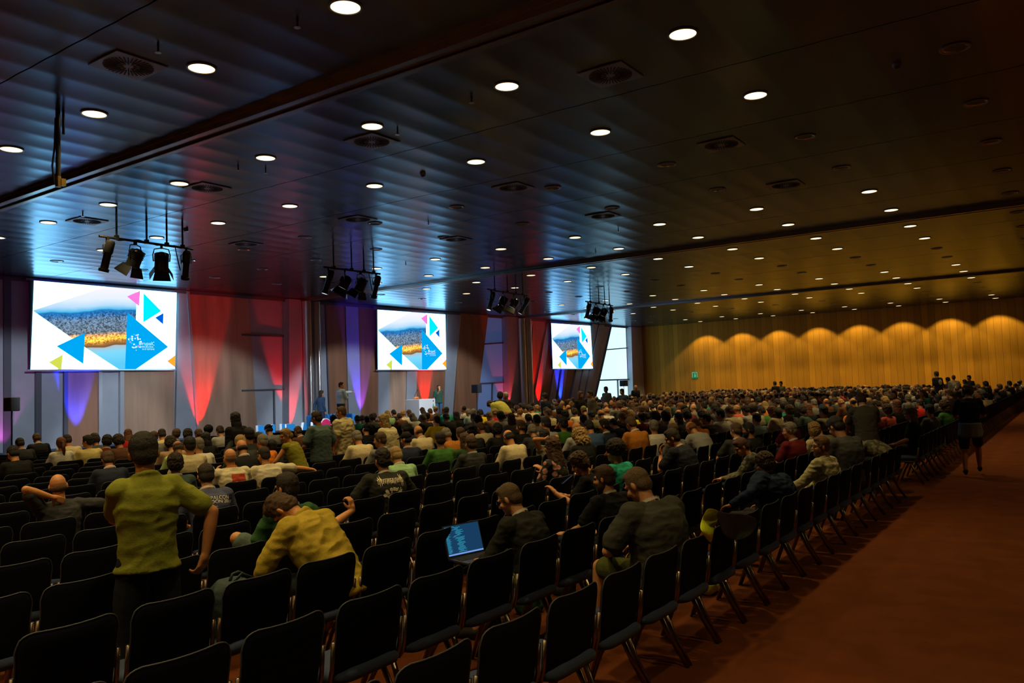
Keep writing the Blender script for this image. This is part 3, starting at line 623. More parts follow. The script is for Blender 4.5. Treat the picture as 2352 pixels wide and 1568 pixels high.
# ------------------------------------------------------------------ people: soft shapes fused into one skin
def remesh(B, voxel, smooth=4, wrinkle=0., wscale=9., seed=0, stretch=(1,1,1), adapt=0., dec=None):
    me = bpy.data.meshes.new('t'); me.from_pydata(B.v, [], B.f); me.update()
    ob = bpy.data.objects.new('t', me); C.objects.link(ob)
    md = ob.modifiers.new('r', 'REMESH'); md.mode = 'VOXEL'; md.voxel_size = voxel; md.adaptivity = adapt
    if smooth: ms = ob.modifiers.new('s', 'SMOOTH'); ms.iterations = smooth; ms.factor = .6
    if dec: d_ = ob.modifiers.new('d', 'DECIMATE'); d_.ratio = dec
    dg = bpy.context.evaluated_depsgraph_get(); r = bpy.data.meshes.new_from_object(ob.evaluated_get(dg))
    bpy.data.objects.remove(ob); bpy.data.meshes.remove(me)
    if wrinkle:
        from mathutils import noise
        n = len(r.vertices); co = np.empty(n*3); no = np.empty(n*3); r.vertices.foreach_get('co', co); r.vertices.foreach_get('normal', no)
        co = co.reshape(-1,3); no = no.reshape(-1,3); off = Vector((seed*3.1, seed*1.7, 0))
        st = np.array(stretch); d = np.empty(n)
        for i in range(n):
            p = Vector(co[i]*st*wscale)+off; a = noise.noise(p); b_ = noise.noise(p*2.3); d[i] = (1-abs(a)*2.2) + .45*(b_)
        co += no*(d*wrinkle)[:,None]; r.vertices.foreach_set('co', co.ravel()); r.update()
    r.polygons.foreach_set('use_smooth', [True]*len(r.polygons)); r.materials.clear()
    return r
class Blob(MB):
    def cap(s, a, b, ra, rb=None, n=12):
        rb = ra if rb is None else rb; a = Vector(a); b = Vector(b); d = b-a; L_ = d.length
        if L_ < 1e-5: return s.ball(a, ra, n)
        d.normalize(); pts = []; rs = []
        for k in range(5): q = PI/2*k/4; pts.append(a - d*ra*math.cos(q)); rs.append(max(1e-4, ra*math.sin(q)))
        for k in range(5): q = PI/2*k/4; pts.append(b + d*rb*math.sin(q)); rs.append(max(1e-4, rb*math.cos(q)))
        return s.tube(pts, rs, n)
    def chain(s, pts, rs):
        for i in range(len(pts)-1): s.cap(pts[i], pts[i+1], rs[i], rs[i+1])
        return s
    def ell(s, M, c, r, rot=None, n=16):
        vs = []; m = n//2
        R = M if rot is None else M
        b = MB().ball((0,0,0), 1., n)
        q = []
        for v in b.v:
            p = Vector((v[0]*r[0], v[1]*r[1], v[2]*r[2]))
            if rot is not None: p = rot@p
            q.append(M@(p+Vector(c)))
        return s.add(q, b.f)
    def loft(s, secs, n=24, e=2.3):
        """secs: (centre, right, fwd, halfwidth, halfdepth)"""
        vs = []; fs = []
        for c, R, Fw, w_, d_ in secs:
            for k in range(n):
                a = 2*PI*k/n; ca, sa = math.cos(a), math.sin(a)
                vs.append(Vector(c)+Vector(R)*w_*math.copysign(abs(ca)**(2/e), ca)+Vector(Fw)*d_*math.copysign(abs(sa)**(2/e), sa))
        for j in range(len(secs)-1):
            for k in range(n): fs.append((j*n+k, j*n+(k+1)%n, (j+1)*n+(k+1)%n, (j+1)*n+k))
        fs.append(tuple(range(n))[::-1]); fs.append(tuple(range((len(secs)-1)*n, len(secs)*n)))
        return s.add(vs, fs)
M_skin = mat('skin', (.6,.35,.22), .55, objcol=True, noise=.06, nscale=40)
M_fab = mat('garment_fabric', (.5,.5,.5), .85, objcol=True, noise=.10, nscale=60, bump=.25, bscale=120, spec=.15)
M_hair = mat('hair', (.05,.03,.02), .55, objcol=True, noise=.45, nscale=160, bump=.9, bscale=220, spec=.35)
M_lany = mat('lanyard_band', (.75,.73,.68), .6)
M_glass = mat('spectacle_frame', (.02,.02,.02), .3)
def rotm(pitch, yaw=0., roll=0.): return (Matrix.Rotation(yaw,4,'Z')@Matrix.Rotation(-pitch,4,'X')@Matrix.Rotation(roll,4,'Y'))
HAND = [(-.028,.075,.009),(-.010,.085,.009),(.009,.082,.0088),(.027,.066,.008)]
def hand(B, wrist, d, up, s=1., curl=.5, side=1):
    """palm with five separate fingers; d: direction of the hand, up: back of the hand"""
    d = Vector(d).normalized(); up = (Vector(up) - d*Vector(up).dot(d)).normalized(); r = d.cross(up)*side
    w_ = Vector(wrist); B.cap(w_, w_+d*.03*s, .026*s, .027*s)
    for x in (-.022,-.007,.008,.023): B.cap(w_+d*.02*s+r*x*.8*s, w_+d*.085*s+r*x*s, .0145*s, .0125*s, 8)
    for x, L_, rr in HAND:
        p0 = w_+d*.085*s+r*x*.92*s; p1 = p0+(d*math.cos(curl*.6)-up*math.sin(curl*.6)+r*x*2)*L_*.5*s; p2 = p1+(d*math.cos(curl*1.6)-up*math.sin(curl*1.6))*L_*.32*s; p3 = p2+(d*math.cos(curl*2.4)-up*math.sin(curl*2.4))*L_*.25*s
        B.chain([p0,p1,p2,p3], [rr*1.08*s, rr*s, rr*.92*s, rr*.8*s])
    p0 = w_+d*.025*s-r*.026*s; p1 = p0+(d*.6-r*.75-up*.3).normalized()*.045*s; p2 = p1+(d*.95-r*.2-up*.3).normalized()*.032*s
    B.chain([p0,p1,p2], [.0135*s,.0115*s,.0095*s])
def head(B, M, fem=False, nose=1.):
    j = .92 if fem else 1.
    B.ell(M, (0,-.012,.022), (.074,.092,.094)); B.ell(M, (0,.025,-.04), (.057*j,.062,.070)); B.ell(M, (0,.058,-.086), (.030*j,.030,.026)); B.ell(M, (0,.008,-.075), (.052*j,.05,.035))
    B.cap(M@Vector((0,.080,.016)), M@Vector((0,.104*nose,-.026)), .008, .0135, 8); 
    for s in (-1,1):
        B.cap(M@Vector((s*.012,.080,.024)), M@Vector((s*.045,.070,.022)), .0105, .0095, 8); B.ell(M, (s*.036,.060,-.028), (.024,.026,.026))
        B.ell(M, (s*.012,.088,-.028), (.009,.010,.008)); B.ell(M, (s*.078,-.008,-.010), (.010,.019,.032), Matrix.Rotation(s*.35,3,'Z'), 10)
    B.cap(M@Vector((-.018,.080,-.054)), M@Vector((.018,.080,-.054)), .008, .008, 8); B.cap(M@Vector((-.016,.079,-.066)), M@Vector((.016,.079,-.066)), .0085, .0085, 8)
def spine_pts(P0, leans, L_, side=0.):
    pts = [Vector(P0)]; seg = L_/3
    for a in leans: pts.append(pts[-1]+Vector((math.sin(side), math.sin(a)*math.cos(side), math.cos(a)*math.cos(side)))*seg)
    return pts
def frames(pts, twist=0.):
    out = []
    for i, p in enumerate(pts):
        d = (pts[min(i+1,len(pts)-1)]-pts[max(i-1,0)]).normalized(); R = Vector((math.cos(twist*i/3), math.sin(twist*i/3), 0)); R = (R-d*R.dot(d)).normalized(); Fw = d.cross(R)
        out.append((p, R, Fw, d))
    return out
HAIRC = dict(k=(.012,.010,.009), d=(.028,.016,.010), b=(.085,.042,.018), r=(.17,.055,.018), l=(.42,.26,.09), g=(.22,.19,.15), w=(.5,.47,.4), o=(.26,.10,.03))
SKINC = dict(a=(.60,.25,.09), b=(.45,.18,.065), c=(.22,.10,.05), p=(.66,.31,.14))
def build_person(name, label, P, loc, rz=0., scale=1., group=None, res=1., cols=None):
    """P: pose and clothing. Children: body, shirt, trousers, hair, shoe ... Returns root."""
    v_b, v_s = .0075*res, .0095*res
    g = P.get; leans = g('lean', (-.05,.12,.3)); L_ = g('torso', .47); seated = g('seated', True)
    P0 = Vector(g('pelvis', (0,0,.50) if seated else (0,0,.93))); sh = g('sh', .185); fat = g('fat', 1.); depth = g('depth', 1.)
    sp = spine_pts(P0, leans, L_, g('side', 0.)); fr = frames(sp, g('twist', 0.)); fem = g('fem', False)
    N_ = sp[3]; dtop = (sp[3]-sp[2]).normalized(); Rr = fr[3][1]; Fw = fr[3][2]
    hp, hy_, hr = g('head', (.25,0,0)); hd = Matrix.Rotation(hy_,4,'Z')@Matrix.Rotation(-hp,4,'X')@Matrix.Rotation(hr,4,'Y')
    up_h = (hd@Vector((0,0,1))).normalized(); nk = (dtop*.5+up_h*.5).normalized()
    hc = N_ + nk*.095 + up_h*.075 + (hd@Vector((0,.015,0))); HM = Matrix.Translation(hc)@hd
    armL, armR = g('armL'), g('armR')      # (elbow, wrist, hand dir, hand up) local
    shp = {}
    for s, arm in ((-1,armL),(1,armR)):
        S0 = N_ - dtop*.045 + Rr*s*(sh-.025)
        if arm is None: arm = (Vector((s*(sh+.065),.10,.70)) if seated else S0+Vector((s*.05,-.03,-.29)), Vector((s*.12,.33,.585)) if seated else S0+Vector((s*.07,.05,-.54)), (-s*.5,.8,-.1) if seated else (0,.1,-1), (0,0,1) if seated else (s,0,0))
        E = Vector(arm[0]); Wt = Vector(arm[1]); E = S0+(E-S0).normalized()*.285; Wt = E+(Wt-E).normalized()*.245
        shp[s] = (S0, E, Wt, arm[2], arm[3], arm[4] if len(arm) > 4 else .5)
    legs = g('legs'); LG = {}
    for i, s in enumerate((-1,1)):
        H_ = P0 + Vector((s*.09,0,0))
        if legs: K, A, fd = legs[i]; K = H_+(Vector(K)-H_).normalized()*.43; A = K+(Vector(A)-K).normalized()*.41
        elif seated: K = H_+Vector((s*.07,.425,.02)); A = K+Vector((s*.0,.03,-.42)); A.z = .075; fd = Vector((s*.25,1,0))
        else: K = H_+Vector((s*.02,.015,-.43)); A = K+Vector((s*.01,-.03,-.42)); fd = Vector((s*.25,1,0))
        A = Vector(A); LG[s] = (H_, K, A, Vector(fd).normalized())
    slv = g('sleeve', 'short'); bot = g('bottom', 'long')
    # ---- skin
    B = Blob(); head(B, HM, fem, g('nose',1.)); B.cap(N_-dtop*.05, hc - up_h*.05 - (hd@Vector((0,.02,0))), .060*(.9 if fem else 1), .052*(.9 if fem else 1))
    B.loft([(c, R, f_, w_*fat*.92, d_*fat*.9*depth) for (c, R, f_, d), w_, d_ in zip(fr, (.140,.135,.158,.12), (.098,.098,.110,.08))])
    for s in (-1,1):
        S0, E, Wt, hdv, hup, cu = shp[s]; B.chain([S0, S0.lerp(E,.4), E, E.lerp(Wt,.35), Wt], [.055*fat,.048*fat,.038,.040,.026])
        hand(B, Wt, hdv, hup, 1., cu, s)
        H_, K, A, fd = LG[s]; B.chain([H_, H_.lerp(K,.5), K, K.lerp(A,.35), A], [.068,.070,.053,.056,.034])
    t = thing(name, label, 'person', loc, rz, group); t.scale = (scale,)*3
    cols = cols or {}; skc = cols.get('skin', SKINC['a'])
    o = link('body', remesh(B, v_b, 3), t, M_skin); o.color = (*skc,1)
    # ---- shirt
    B = Blob(); T_ = .010*g('loose',1.)
    hem = g('hem', 0.)
    secs = []
    c0, R0, F0, d0 = fr[0]
    if hem: secs.append((c0-d0*hem, R0, F0, .178*fat+T_, .128*fat*depth+T_))
    ww = g('widths', ((.172,.160,.182,.172),(.125,.122,.132,.105))); dense = []
    for i in range(4): dense.append((*fr[i], ww[0][i], ww[1][i]))
    for i in range(3):
        for k in range(3):
            a, b_ = dense[i], dense[i+1]; u = k/3
            secs.append((a[0].lerp(b_[0],u), a[1].lerp(b_[1],u).normalized(), a[2].lerp(b_[2],u).normalized(), (a[4]*(1-u)+b_[4]*u)*fat+T_, (a[5]*(1-u)+b_[5]*u)*fat*depth+T_))
    a = dense[3]; secs.append((a[0]-dtop*.055, a[1], a[2], sh*.98+T_, .100*fat+T_)); secs[-1], = [secs[-1]]
    secs.append((a[0]-dtop*.012, a[1], a[2], .120+T_, .085+T_)); secs.append((a[0]+dtop*.022, a[1], a[2], .070+T_, .068+T_))
    B.loft(secs)
    for s in (-1,1):
        S0, E, Wt, *_ = shp[s]; B.ball(S0, .072*fat+T_*.6, 14)
        B.cap(N_-dtop*.02+Rr*s*.05, S0, .050+T_*.5, .062*fat+T_*.5)
        if slv == 'short': M_ = S0.lerp(E,.72); B.cap(S0, M_, .066*fat+T_*.5, .058*fat+T_*.9)
        elif slv == 'long': B.chain([S0, S0.lerp(E,.5), E, E.lerp(Wt,.5), E.lerp(Wt,.95)], [.066*fat+T_*.5,.060*fat+T_*.5,.052+T_*.4,.045+T_*.5,.036+T_*.4])
        elif slv == 'none': pass
    if g('collar'): 
        q = Blob(); ang = [(-PI*.5+PI*2*k/16) for k in range(17)]; B.tube([N_+dtop*.03+Rr*.068*math.cos(x)+Fw*(.062*math.sin(x))+dtop*(-.02*math.sin(x)) for x in ang], .014, 8)
    o = link(g('shirtname','shirt'), remesh(B, v_s, 5, g('wr', .0045), g('ws', 11.), hash(label)%97, g('wst', (1,1,1.6))), t, g('shirtmat', M_fab)); o.color = (*cols.get('shirt', (.5,.5,.5)),1); shirt = o
    # ---- trousers / shorts
    hk_ = .86 if hem > .03 else 1.; B = Blob(); T2 = .010*hk_; B.loft([(fr[0][0]+fr[0][3]*(.06 if hem < .03 else -.02), R0, F0, .160*fat*hk_+T2, .118*fat*depth*hk_+T2), (fr[0][0]-fr[0][3]*(0 if hem < .03 else .04), R0, F0, .172*fat*hk_+T2, .125*fat*depth*hk_+T2), (fr[0][0]-Vector((0,-.02 if seated else 0,.075)), R0, Vector((0,1,0)), .165*fat+T2, .12*fat*depth+T2)])
    for s in (-1,1):
        H_, K, A, fd = LG[s]
        if bot == 'shorts': B.chain([H_, H_.lerp(K,.5), H_.lerp(K,.86)], [.094*hk_+T2,.086+T2,.074+T2])
        else: B.chain([H_, H_.lerp(K,.5), K, K.lerp(A,.4), K.lerp(A,.96)], [.090*hk_**1.5+T2,.080+T2,.061+T2,.058+T2,.048+T2])
    o = link('trousers' if bot != 'shorts' else 'shorts', remesh(B, v_s*1.15, 4, .003, 9., 3), t, M_fab); o.color = (*cols.get('trousers', (.03,.035,.05)),1)
    # ---- shoes
    if g('shoes', True):
        for s in (-1,1):
            H_, K, A, fd = LG[s]; B = Blob(); z0 = A.z-.045; r_ = Vector((fd.y,-fd.x,0))
            B.cap(A+Vector((0,0,-.005))-fd*.02, A-Vector((0,0,.03))+fd*.13, .043, .034); B.cap(A-Vector((0,0,.035))+fd*.12, A-Vector((0,0,.04))+fd*.17, .036,.028); B.cap(A-Vector((0,0,.04))-fd*.03, A-Vector((0,0,.045))+fd*.17, .030,.030)
            o = link('shoe', remesh(B, .010*res, 3), t, M_fab); o.color = (*cols.get('shoes', (.03,.03,.03)),1)
    # ---- hair
    hk = g('hair', 'short')
    if hk: put_hair(t, HM, hk, cols.get('hair', HAIRC['d']), cols.get('cap', (.02,.02,.02)))
    if g('lanyard'):
        col = g('lanyard'); m_ = M_lany if col == 1 else mat('lanyard_'+str(col), dict(red=(.6,.05,.02), orange=(.8,.2,.03))[col], .6)
        m = MB(); pts = [];  n = 20
        for k in range(n+1):
            x = PI*1.04*k/n - PI*.02 + PI; pts.append(N_ + dtop*(.022) + Rr*(.078)*math.cos(x) + Fw*(.075*math.sin(x)) + up_h*.0 + dtop*(.022*math.sin(x-PI)))
        for i in range(n):
            a, b_ = pts[i], pts[i+1]; m.add([a-dtop*.009, b_-dtop*.009, b_+dtop*.013-(Fw*math.sin(PI*i/n)*-.006), a+dtop*.013], [(0,1,2,3)])
        m.build('lanyard', m_, t)
    if g('glasses'):
        m = MB()
        for s in (-1,1):
            m.tube([HM@Vector((s*.034+.024*math.cos(a),.094-.004*abs(math.cos(a)),.004+.018*math.sin(a))) for a in [2*PI*k/12 for k in range(13)]], .0022, 5, cap=False)
            m.tube([HM@Vector((s*.058,.088,.010)), HM@Vector((s*.080,.03,.008)), HM@Vector((s*.082,-.01,.004))], .0022, 5)
        m.tube([HM@Vector((-.010,.098,.008)), HM@Vector((.010,.098,.008))], .0022, 5)
        m.build('glasses', M_glass, t)
    if g('face', True):
        m = MB(); m.cm = 0
        for s in (-1,1): m.ball(HM@Vector((s*.031,.0775,.006)), .0105, 10)
        m.build('eyes', mat('eyes_dark', (.03,.02,.015), .2), t, True)
        m = MB()
        for s in (-1,1): m.tube([HM@Vector((s*.014,.0885,.027)), HM@Vector((s*.032,.087,.031)), HM@Vector((s*.050,.077,.026))], [.003,.004,.002], 6)
        o = m.build('eyebrows', M_hair, t, True); o.color = (*cols.get('hair', HAIRC['d']),1)
    if g('beard'):
        B = Blob(); B.ell(HM, (0,.030,-.068), (.060,.062,.052)); B.ell(HM, (0,.060,-.095), (.036,.036,.032))
        for s in (-1,1): B.ell(HM, (s*.052,.01,-.045), (.014,.035,.045))
        o = link('beard', remesh(B, .006, 2, .003, 60), t, M_hair); o.color = (*cols.get('hair', HAIRC['d']),1)
    t['_n'] = 0; del t['_n']
    return t, dict(HM=HM, N=N_, sh=shp, fr=fr, shirt=shirt, LG=LG, dtop=dtop, R=Rr, F=Fw)
HAIRM = {}
def hair_mesh(kind):
    if kind in HAIRM: return HAIRM[kind]
    I = Matrix.Identity(4); B = Blob(); v = .0065; wr, ws = .0028, 55
    def base(k=1., top=0.): 
        B.ell(I, (0,-.020,.038+top), (.083*k,.094*k,.093*k)); B.ell(I, (0,-.050,-.012), (.074*k,.058*k,.070*k)); B.ell(I, (0,.030,.088+top), (.058*k,.045*k,.034*k))
        for s in (-1,1): B.ell(I, (s*.066*k,-.002,.012), (.014,.035,.040))
    if kind == 'short': base()
    elif kind == 'crop': base(.965, -.004); wr = .0015
    elif kind == 'tall': base(1.0,.012); B.ell(I, (.01,.02,.112), (.06,.065,.038)); wr = .006; ws = 30
    elif kind == 'curly': base(1.10,.01); B.ell(I, (0,-.04,.0), (.095,.08,.09)); wr = .010; ws = 32
    elif kind == 'bigcurly': B.ell(I, (0,-.035,.03), (.12,.115,.12)); B.ell(I, (0,-.06,-.08), (.125,.085,.11)); wr = .017; ws = 26
    elif kind == 'afro': B.ell(I, (0,-.025,.045), (.112,.115,.108)); wr = .010; ws = 40
    elif kind in ('long','bob'):
        base(1.03,.002); d = .17 if kind == 'long' else .09
        B.ell(I, (0,-.062,-.05-d/2), (.085,.045,.07+d/2)); 
        for s in (-1,1): B.ell(I, (s*.070,-.022,-.03-d*.35), (.022,.045,.06+d*.4))
        wr = .005; ws = 30
    elif kind == 'verylong':
        base(1.05,.002); B.loft([((0,-.05,-.02),(1,0,0),(0,1,0),.088,.05),((0,-.085,-.16),(1,0,0),(0,1,0),.105,.045),((0,-.10,-.30),(1,0,0),(0,1,0),.105,.035),((0,-.105,-.40),(1,0,0),(0,1,0),.06,.02)])
        for s in (-1,1): B.ell(I, (s*.072,-.03,-.08), (.022,.05,.12))
        wr = .006; ws = 26
    elif kind == 'pony':
        base(1.0); B.ell(I, (0,-.115,.02), (.030,.028,.030)); B.chain([Vector((0,-.125,.01)),Vector((0,-.140,-.06)),Vector((0.01,-.135,-.14)),Vector((.015,-.120,-.24))], [.024,.034,.030,.012])
    elif kind == 'bun': base(1.0); B.ell(I, (0,-.085,.085), (.036,.036,.034)); wr = .004
    elif kind == 'braid': base(.98); B.ell(I, (0,-.10,-.03), (.038,.034,.05)); wr = .004; ws = 40
    elif kind == 'balding':
        B.ell(I, (0,-.040,-.012), (.0815,.066,.052)); B.ell(I, (0,-.052,.02), (.078,.056,.045))
        for s in (-1,1): B.ell(I, (s*.064,-.006,.008), (.014,.04,.036))
    elif kind == 'bald':
        B.ell(I, (0,-.042,-.022), (.0775,.061,.046)); wr = .0008
    elif kind in ('cap','capback','beanie'):
        B.ell(I, (0,-.040,-.012), (.079,.066,.055))
    me = remesh(B, v, 2, wr, ws, 5); HAIRM[kind] = me
    if kind in ('cap','capback','beanie'):
        B = Blob(); B.ell(I, (0,-.014,.050), (.086,.098,.080)); 
        if kind != 'beanie': s_ = 1 if kind == 'cap' else -1; B.ell(I, (0,.105*s_,.038), (.062,.062,.008), Matrix.Rotation(-.2*s_,3,'X'))
        else: B.ell(I, (0,-.03,.06), (.088,.10,.088))
        HAIRM[kind+'_hat'] = remesh(B, .006, 3)
    return me
def put_hair(t, HM, kind, col, capcol=(.02,.02,.02)):
    me = hair_mesh(kind)
    if not me.materials: me.materials.append(M_hair)
    o = bpy.data.objects.new('hair', me); C.objects.link(o); o.parent = t; o.matrix_local = HM; o.color = (*col,1)
    if kind in ('cap','capback','beanie'):
        m2 = HAIRM[kind+'_hat']
        if not m2.materials: m2.materials.append(M_fab)
        o2 = bpy.data.objects.new('cap' if kind != 'beanie' else 'beanie', m2); C.objects.link(o2); o2.parent = t; o2.matrix_local = HM; o2.color = (*capcol,1)
    return o
# ------------------------------------------------------------------ the audience: where every visible head is, hair, clothes
SC = {'black':(.012,.012,.013),'charcoal':(.035,.035,.037),'dark grey':(.06,.06,.062),'grey':(.17,.165,.155),'light grey':(.34,.33,.31),'white':(.62,.58,.50),'cream':(.60,.50,.30),'pale yellow':(.62,.50,.20),
 'navy':(.02,.025,.05),'dark red':(.13,.012,.014),'red':(.55,.02,.015),'orange':(.75,.20,.02),'rust orange':(.42,.15,.02),'olive':(.12,.12,.02),'dark green':(.03,.075,.025),'green':(.05,.16,.03),'lime green':(.38,.50,.16),
 'mint green':(.30,.52,.26),'teal':(.02,.27,.20),'light blue':(.25,.36,.38),'slate green':(.05,.075,.07),'brown':(.10,.04,.02),'tan':(.34,.21,.12),'peach':(.62,.30,.14),'bright yellow':(.75,.58,.02),'coral':(.55,.10,.07),'blue':(.05,.10,.22),'khaki':(.28,.26,.14),'mustard':(.42,.36,.08)}
HN = {'short':'short','crop':'cropped','tall':'thick','curly':'curly','bigcurly':'big curly','afro':'rounded','long':'long','bob':'chin-length','verylong':'very long','pony':'ponytailed','bun':'bunned','braid':'tied-back','balding':'balding','bald':'shaved','cap':'cap','capback':'cap','beanie':'beanie'}
CN = {'k':'black','d':'dark','b':'brown','r':'auburn','l':'blond','g':'grey','w':'white','o':'ginger'}
# (px, py of the top of the head, hair kind, hair colour, shirt, flags)   flags: L lanyard, R/l facing right/left, f female, s long sleeve, F leaning forward, g glasses, B beard
T = [(43,1006,'short','d','charcoal','L'),(82,995,'short','b','black','L'),(152,998,'short','d','cream',''),(140,1003,'pony','r','white','fs'),(201,998,'short','k','pale yellow','ls'),(214,996,'curly','d','dark grey',''),
(247,998,'curly','k','dark red','L'),(268,998,'curly','d','brown',''),(245,1036,'short','b','navy','L'),(26,1024,'short','k','black',''),(293,986,'long','r','red','f'),
(370,985,'tall','d','pale yellow',''),(353,989,'short','b','grey',''),(389,1002,'curly','d','tan',''),(406,1013,'balding','b','lime green',''),(402,1039,'curly','d','slate green','L'),(406,983,'short','b','charcoal','L'),(431,984,'curly','d','black',''),
(435,1001,'short','k','cream',''),(453,985,'short','b','dark grey',''),(454,1004,'short','g','white','gl'),(478,975,'afro','k','black',''),(471,992,'bob','k','black','fl'),(503,978,'short','d','light grey',''),
(549,999,'short','l','charcoal',''),(552,1011,'bald','d','black','L'),(570,1000,'short','d','dark grey',''),(593,991,'short','d','brown',''),
(614,975,'capback','k','grey',''),(603,996,'short','g','orange','L'),(624,1008,'short','k','charcoal',''),(681,979,'short','b','brown','L'),
(765,953,'curly','k','dark grey','l'),(819,954,'short','d','teal',''),(816,989,'short','g','cream','C'),(841,973,'cap','k','black',''),(830,953,'short','d','charcoal',''),(842,954,'short','k','black',''),(853,951,'curly','d','dark grey',''),
(858,948,'short','d','black',''),(888,943,'bob','l','mint green','f'),(902,941,'short','k','black',''),(915,949,'short','b','brown',''),(924,943,'short','l','white',''),(937,941,'short','b','grey',''),(944,949,'bob','g','white','f'),
(968,936,'long','d','dark grey','f'),(986,938,'short','b','brown',''),(969,951,'short','g','charcoal',''),(982,947,'short','d','peach','r'),(1003,954,'short','d','bright yellow',''),(929,972,'short','k','navy',''),
(957,978,'bald','b','cream','L'),(872,991,'short','b','grey','lL'),(932,991,'cap','k','navy','Ll'),(1020,983,'short','g','rust orange',''),(1010,990,'short','d','green',''),(1081,998,'short','b','charcoal','L'),(1057,980,'short','b','olive',''),
(1067,993,'long','b','dark green','f'),(1076,977,'capback','k','black',''),(1100,970,'short','b','cream',''),(1022,949,'short','d','charcoal','L'),(1047,944,'long','d','black',''),(1073,939,'short','g','light blue',''),(1087,938,'short','g','light grey',''),(1088,946,'short','g','grey',''),
(1101,940,'short','k','bright yellow',''),(1121,946,'crop','l','tan','L'),(1137,938,'short','l','red',''),(1095,954,'curly','k','dark grey',''),(1142,971,'curly','k','black','r'),(905,1026,'short','l','mint green','L'),
(1152,928,'short','b','red',''),(1174,924,'bigcurly','k','grey','f'),(1201,927,'curly','d','brown',''),(1233,929,'short','l','teal','g'),(1265,928,'short','b','brown',''),(1303,930,'bald','b','grey',''),(1338,934,'beanie','b','dark grey',''),
(1354,924,'short','g','light grey',''),(1390,924,'bald','l','grey',''),(1393,935,'bald','o','white','L'),(1432,936,'balding','o','tan',''),(1284,932,'curly','k','black',''),(1259,938,'short','b','cream',''),(1297,941,'curly','k','orange',''),(1317,938,'curly','d','cream',''),
(1211,951,'curly','k','navy',''),(1232,951,'short','k','white',''),(1253,957,'short','k','light grey',''),(1339,951,'short','d','light grey',''),(1355,944,'short','k','khaki',''),(1195,964,'tall','b','black','l'),(1219,974,'short','g','charcoal',''),
(1293,956,'tall','k','green',''),(1324,969,'balding','o','light grey',''),(1349,965,'short','k','blue',''),(1386,961,'short','k','navy','lL'),(1405,961,'short','k','black','L'),(1163,988,'balding','d','cream','Cs'),
(1325,984,'bigcurly','l','black','f'),(1426,947,'short','o','black',''),(1444,957,'short','b','rust orange','L'),(1444,942,'curly','l','bright yellow',''),(1501,963,'short','g','white','C'),(1481,947,'short','d','light blue',''),(1501,945,'curly','d','charcoal',''),
(1545,971,'short','b','grey',''),(1580,970,'balding','o','light grey','sCF'),(1620,948,'short','d','black','L'),(1595,964,'short','o','orange',''),(1690,970,'short','b','charcoal','L'),(1717,969,'short','k','black','gBl'),
(1528,943,'curly','k','pale yellow',''),(1532,934,'bob','l','cream','f'),(1570,931,'cap','b','dark red',''),(1592,927,'bald','l','grey',''),(1653,938,'short','k','white','l'),(1671,933,'short','b','cream',''),(1708,931,'short','k','light grey',''),(1691,929,'balding','l','coral',''),
(1574,943,'curly','k','charcoal',''),(1608,941,'curly','d','brown',''),(1812,968,'short','g','dark red','glL'),(1870,993,'curly','l','cream','f+'),(1870,967,'capback','b','khaki','+'),(1890,931,'short','d','khaki',''),(1839,932,'curly','d','slate green',''),(1809,952,'short','b','dark red',''),
(1911,956,'short','k','dark grey',''),(1737,948,'short','k','light blue',''),(1768,933,'long','o','cream','f'),(1786,939,'short','d','pale yellow',''),(1754,922,'long','l','orange','f'),(1784,902,'afro','k','orange',''),(1869,916,'short','g','grey',''),(1897,915,'balding','o','brown',''),
(1928,916,'bald','l','brown',''),(1812,929,'curly','b','dark grey',''),(1855,927,'long','r','black','f'),(1745,934,'short','d','green',''),(2151,887,'bald','o','black','l'),(2263,875,'curly','k','black',''),(2295,881,'short','b','black','BlL'),(2318,874,'short','k','black','L'),(2243,882,'short','b','dark grey',''),
(2257,888,'short','k','charcoal',''),(2270,885,'short','o','brown',''),(2263,902,'short','k','white','r'),(2029,911,'curly','l','dark grey','f'),(2036,927,'curly','b','coral','f'),(2059,917,'long','r','black','f'),
(2134,927,'short','k','dark grey',''),(2112,916,'short','d','red',''),(2166,918,'bigcurly','b','green','fl'),(1950,928,'short','d','orange','r'),(1978,925,'curly','k','charcoal',''),(2000,905,'short','d','brown',''),(2085,905,'short','g','grey',''),(2125,900,'long','d','dark grey','f')]
HEADY = .28
def assign(px, py, zt=1.20, lo=1.04, hi=1.36, r0=0):
    best = None
    for r in range(r0, 19):
        P = ony(px, py, rowy(r)+HEADY)
        c = abs(P.z-zt) + (0 if lo < P.z < hi else 5)
        n = round((P.x-3.62)/.545); xs = 3.62+.545*n; c += .35*abs(P.x-xs)
        if 13.15 < P.x < 14.75: c += .3
        if P.x > 49.6: c += 20
        if (r, n) in USED: c += .25
        if best is None or c < best[0]: best = (c, r, n, P)
    return best
USED = {}
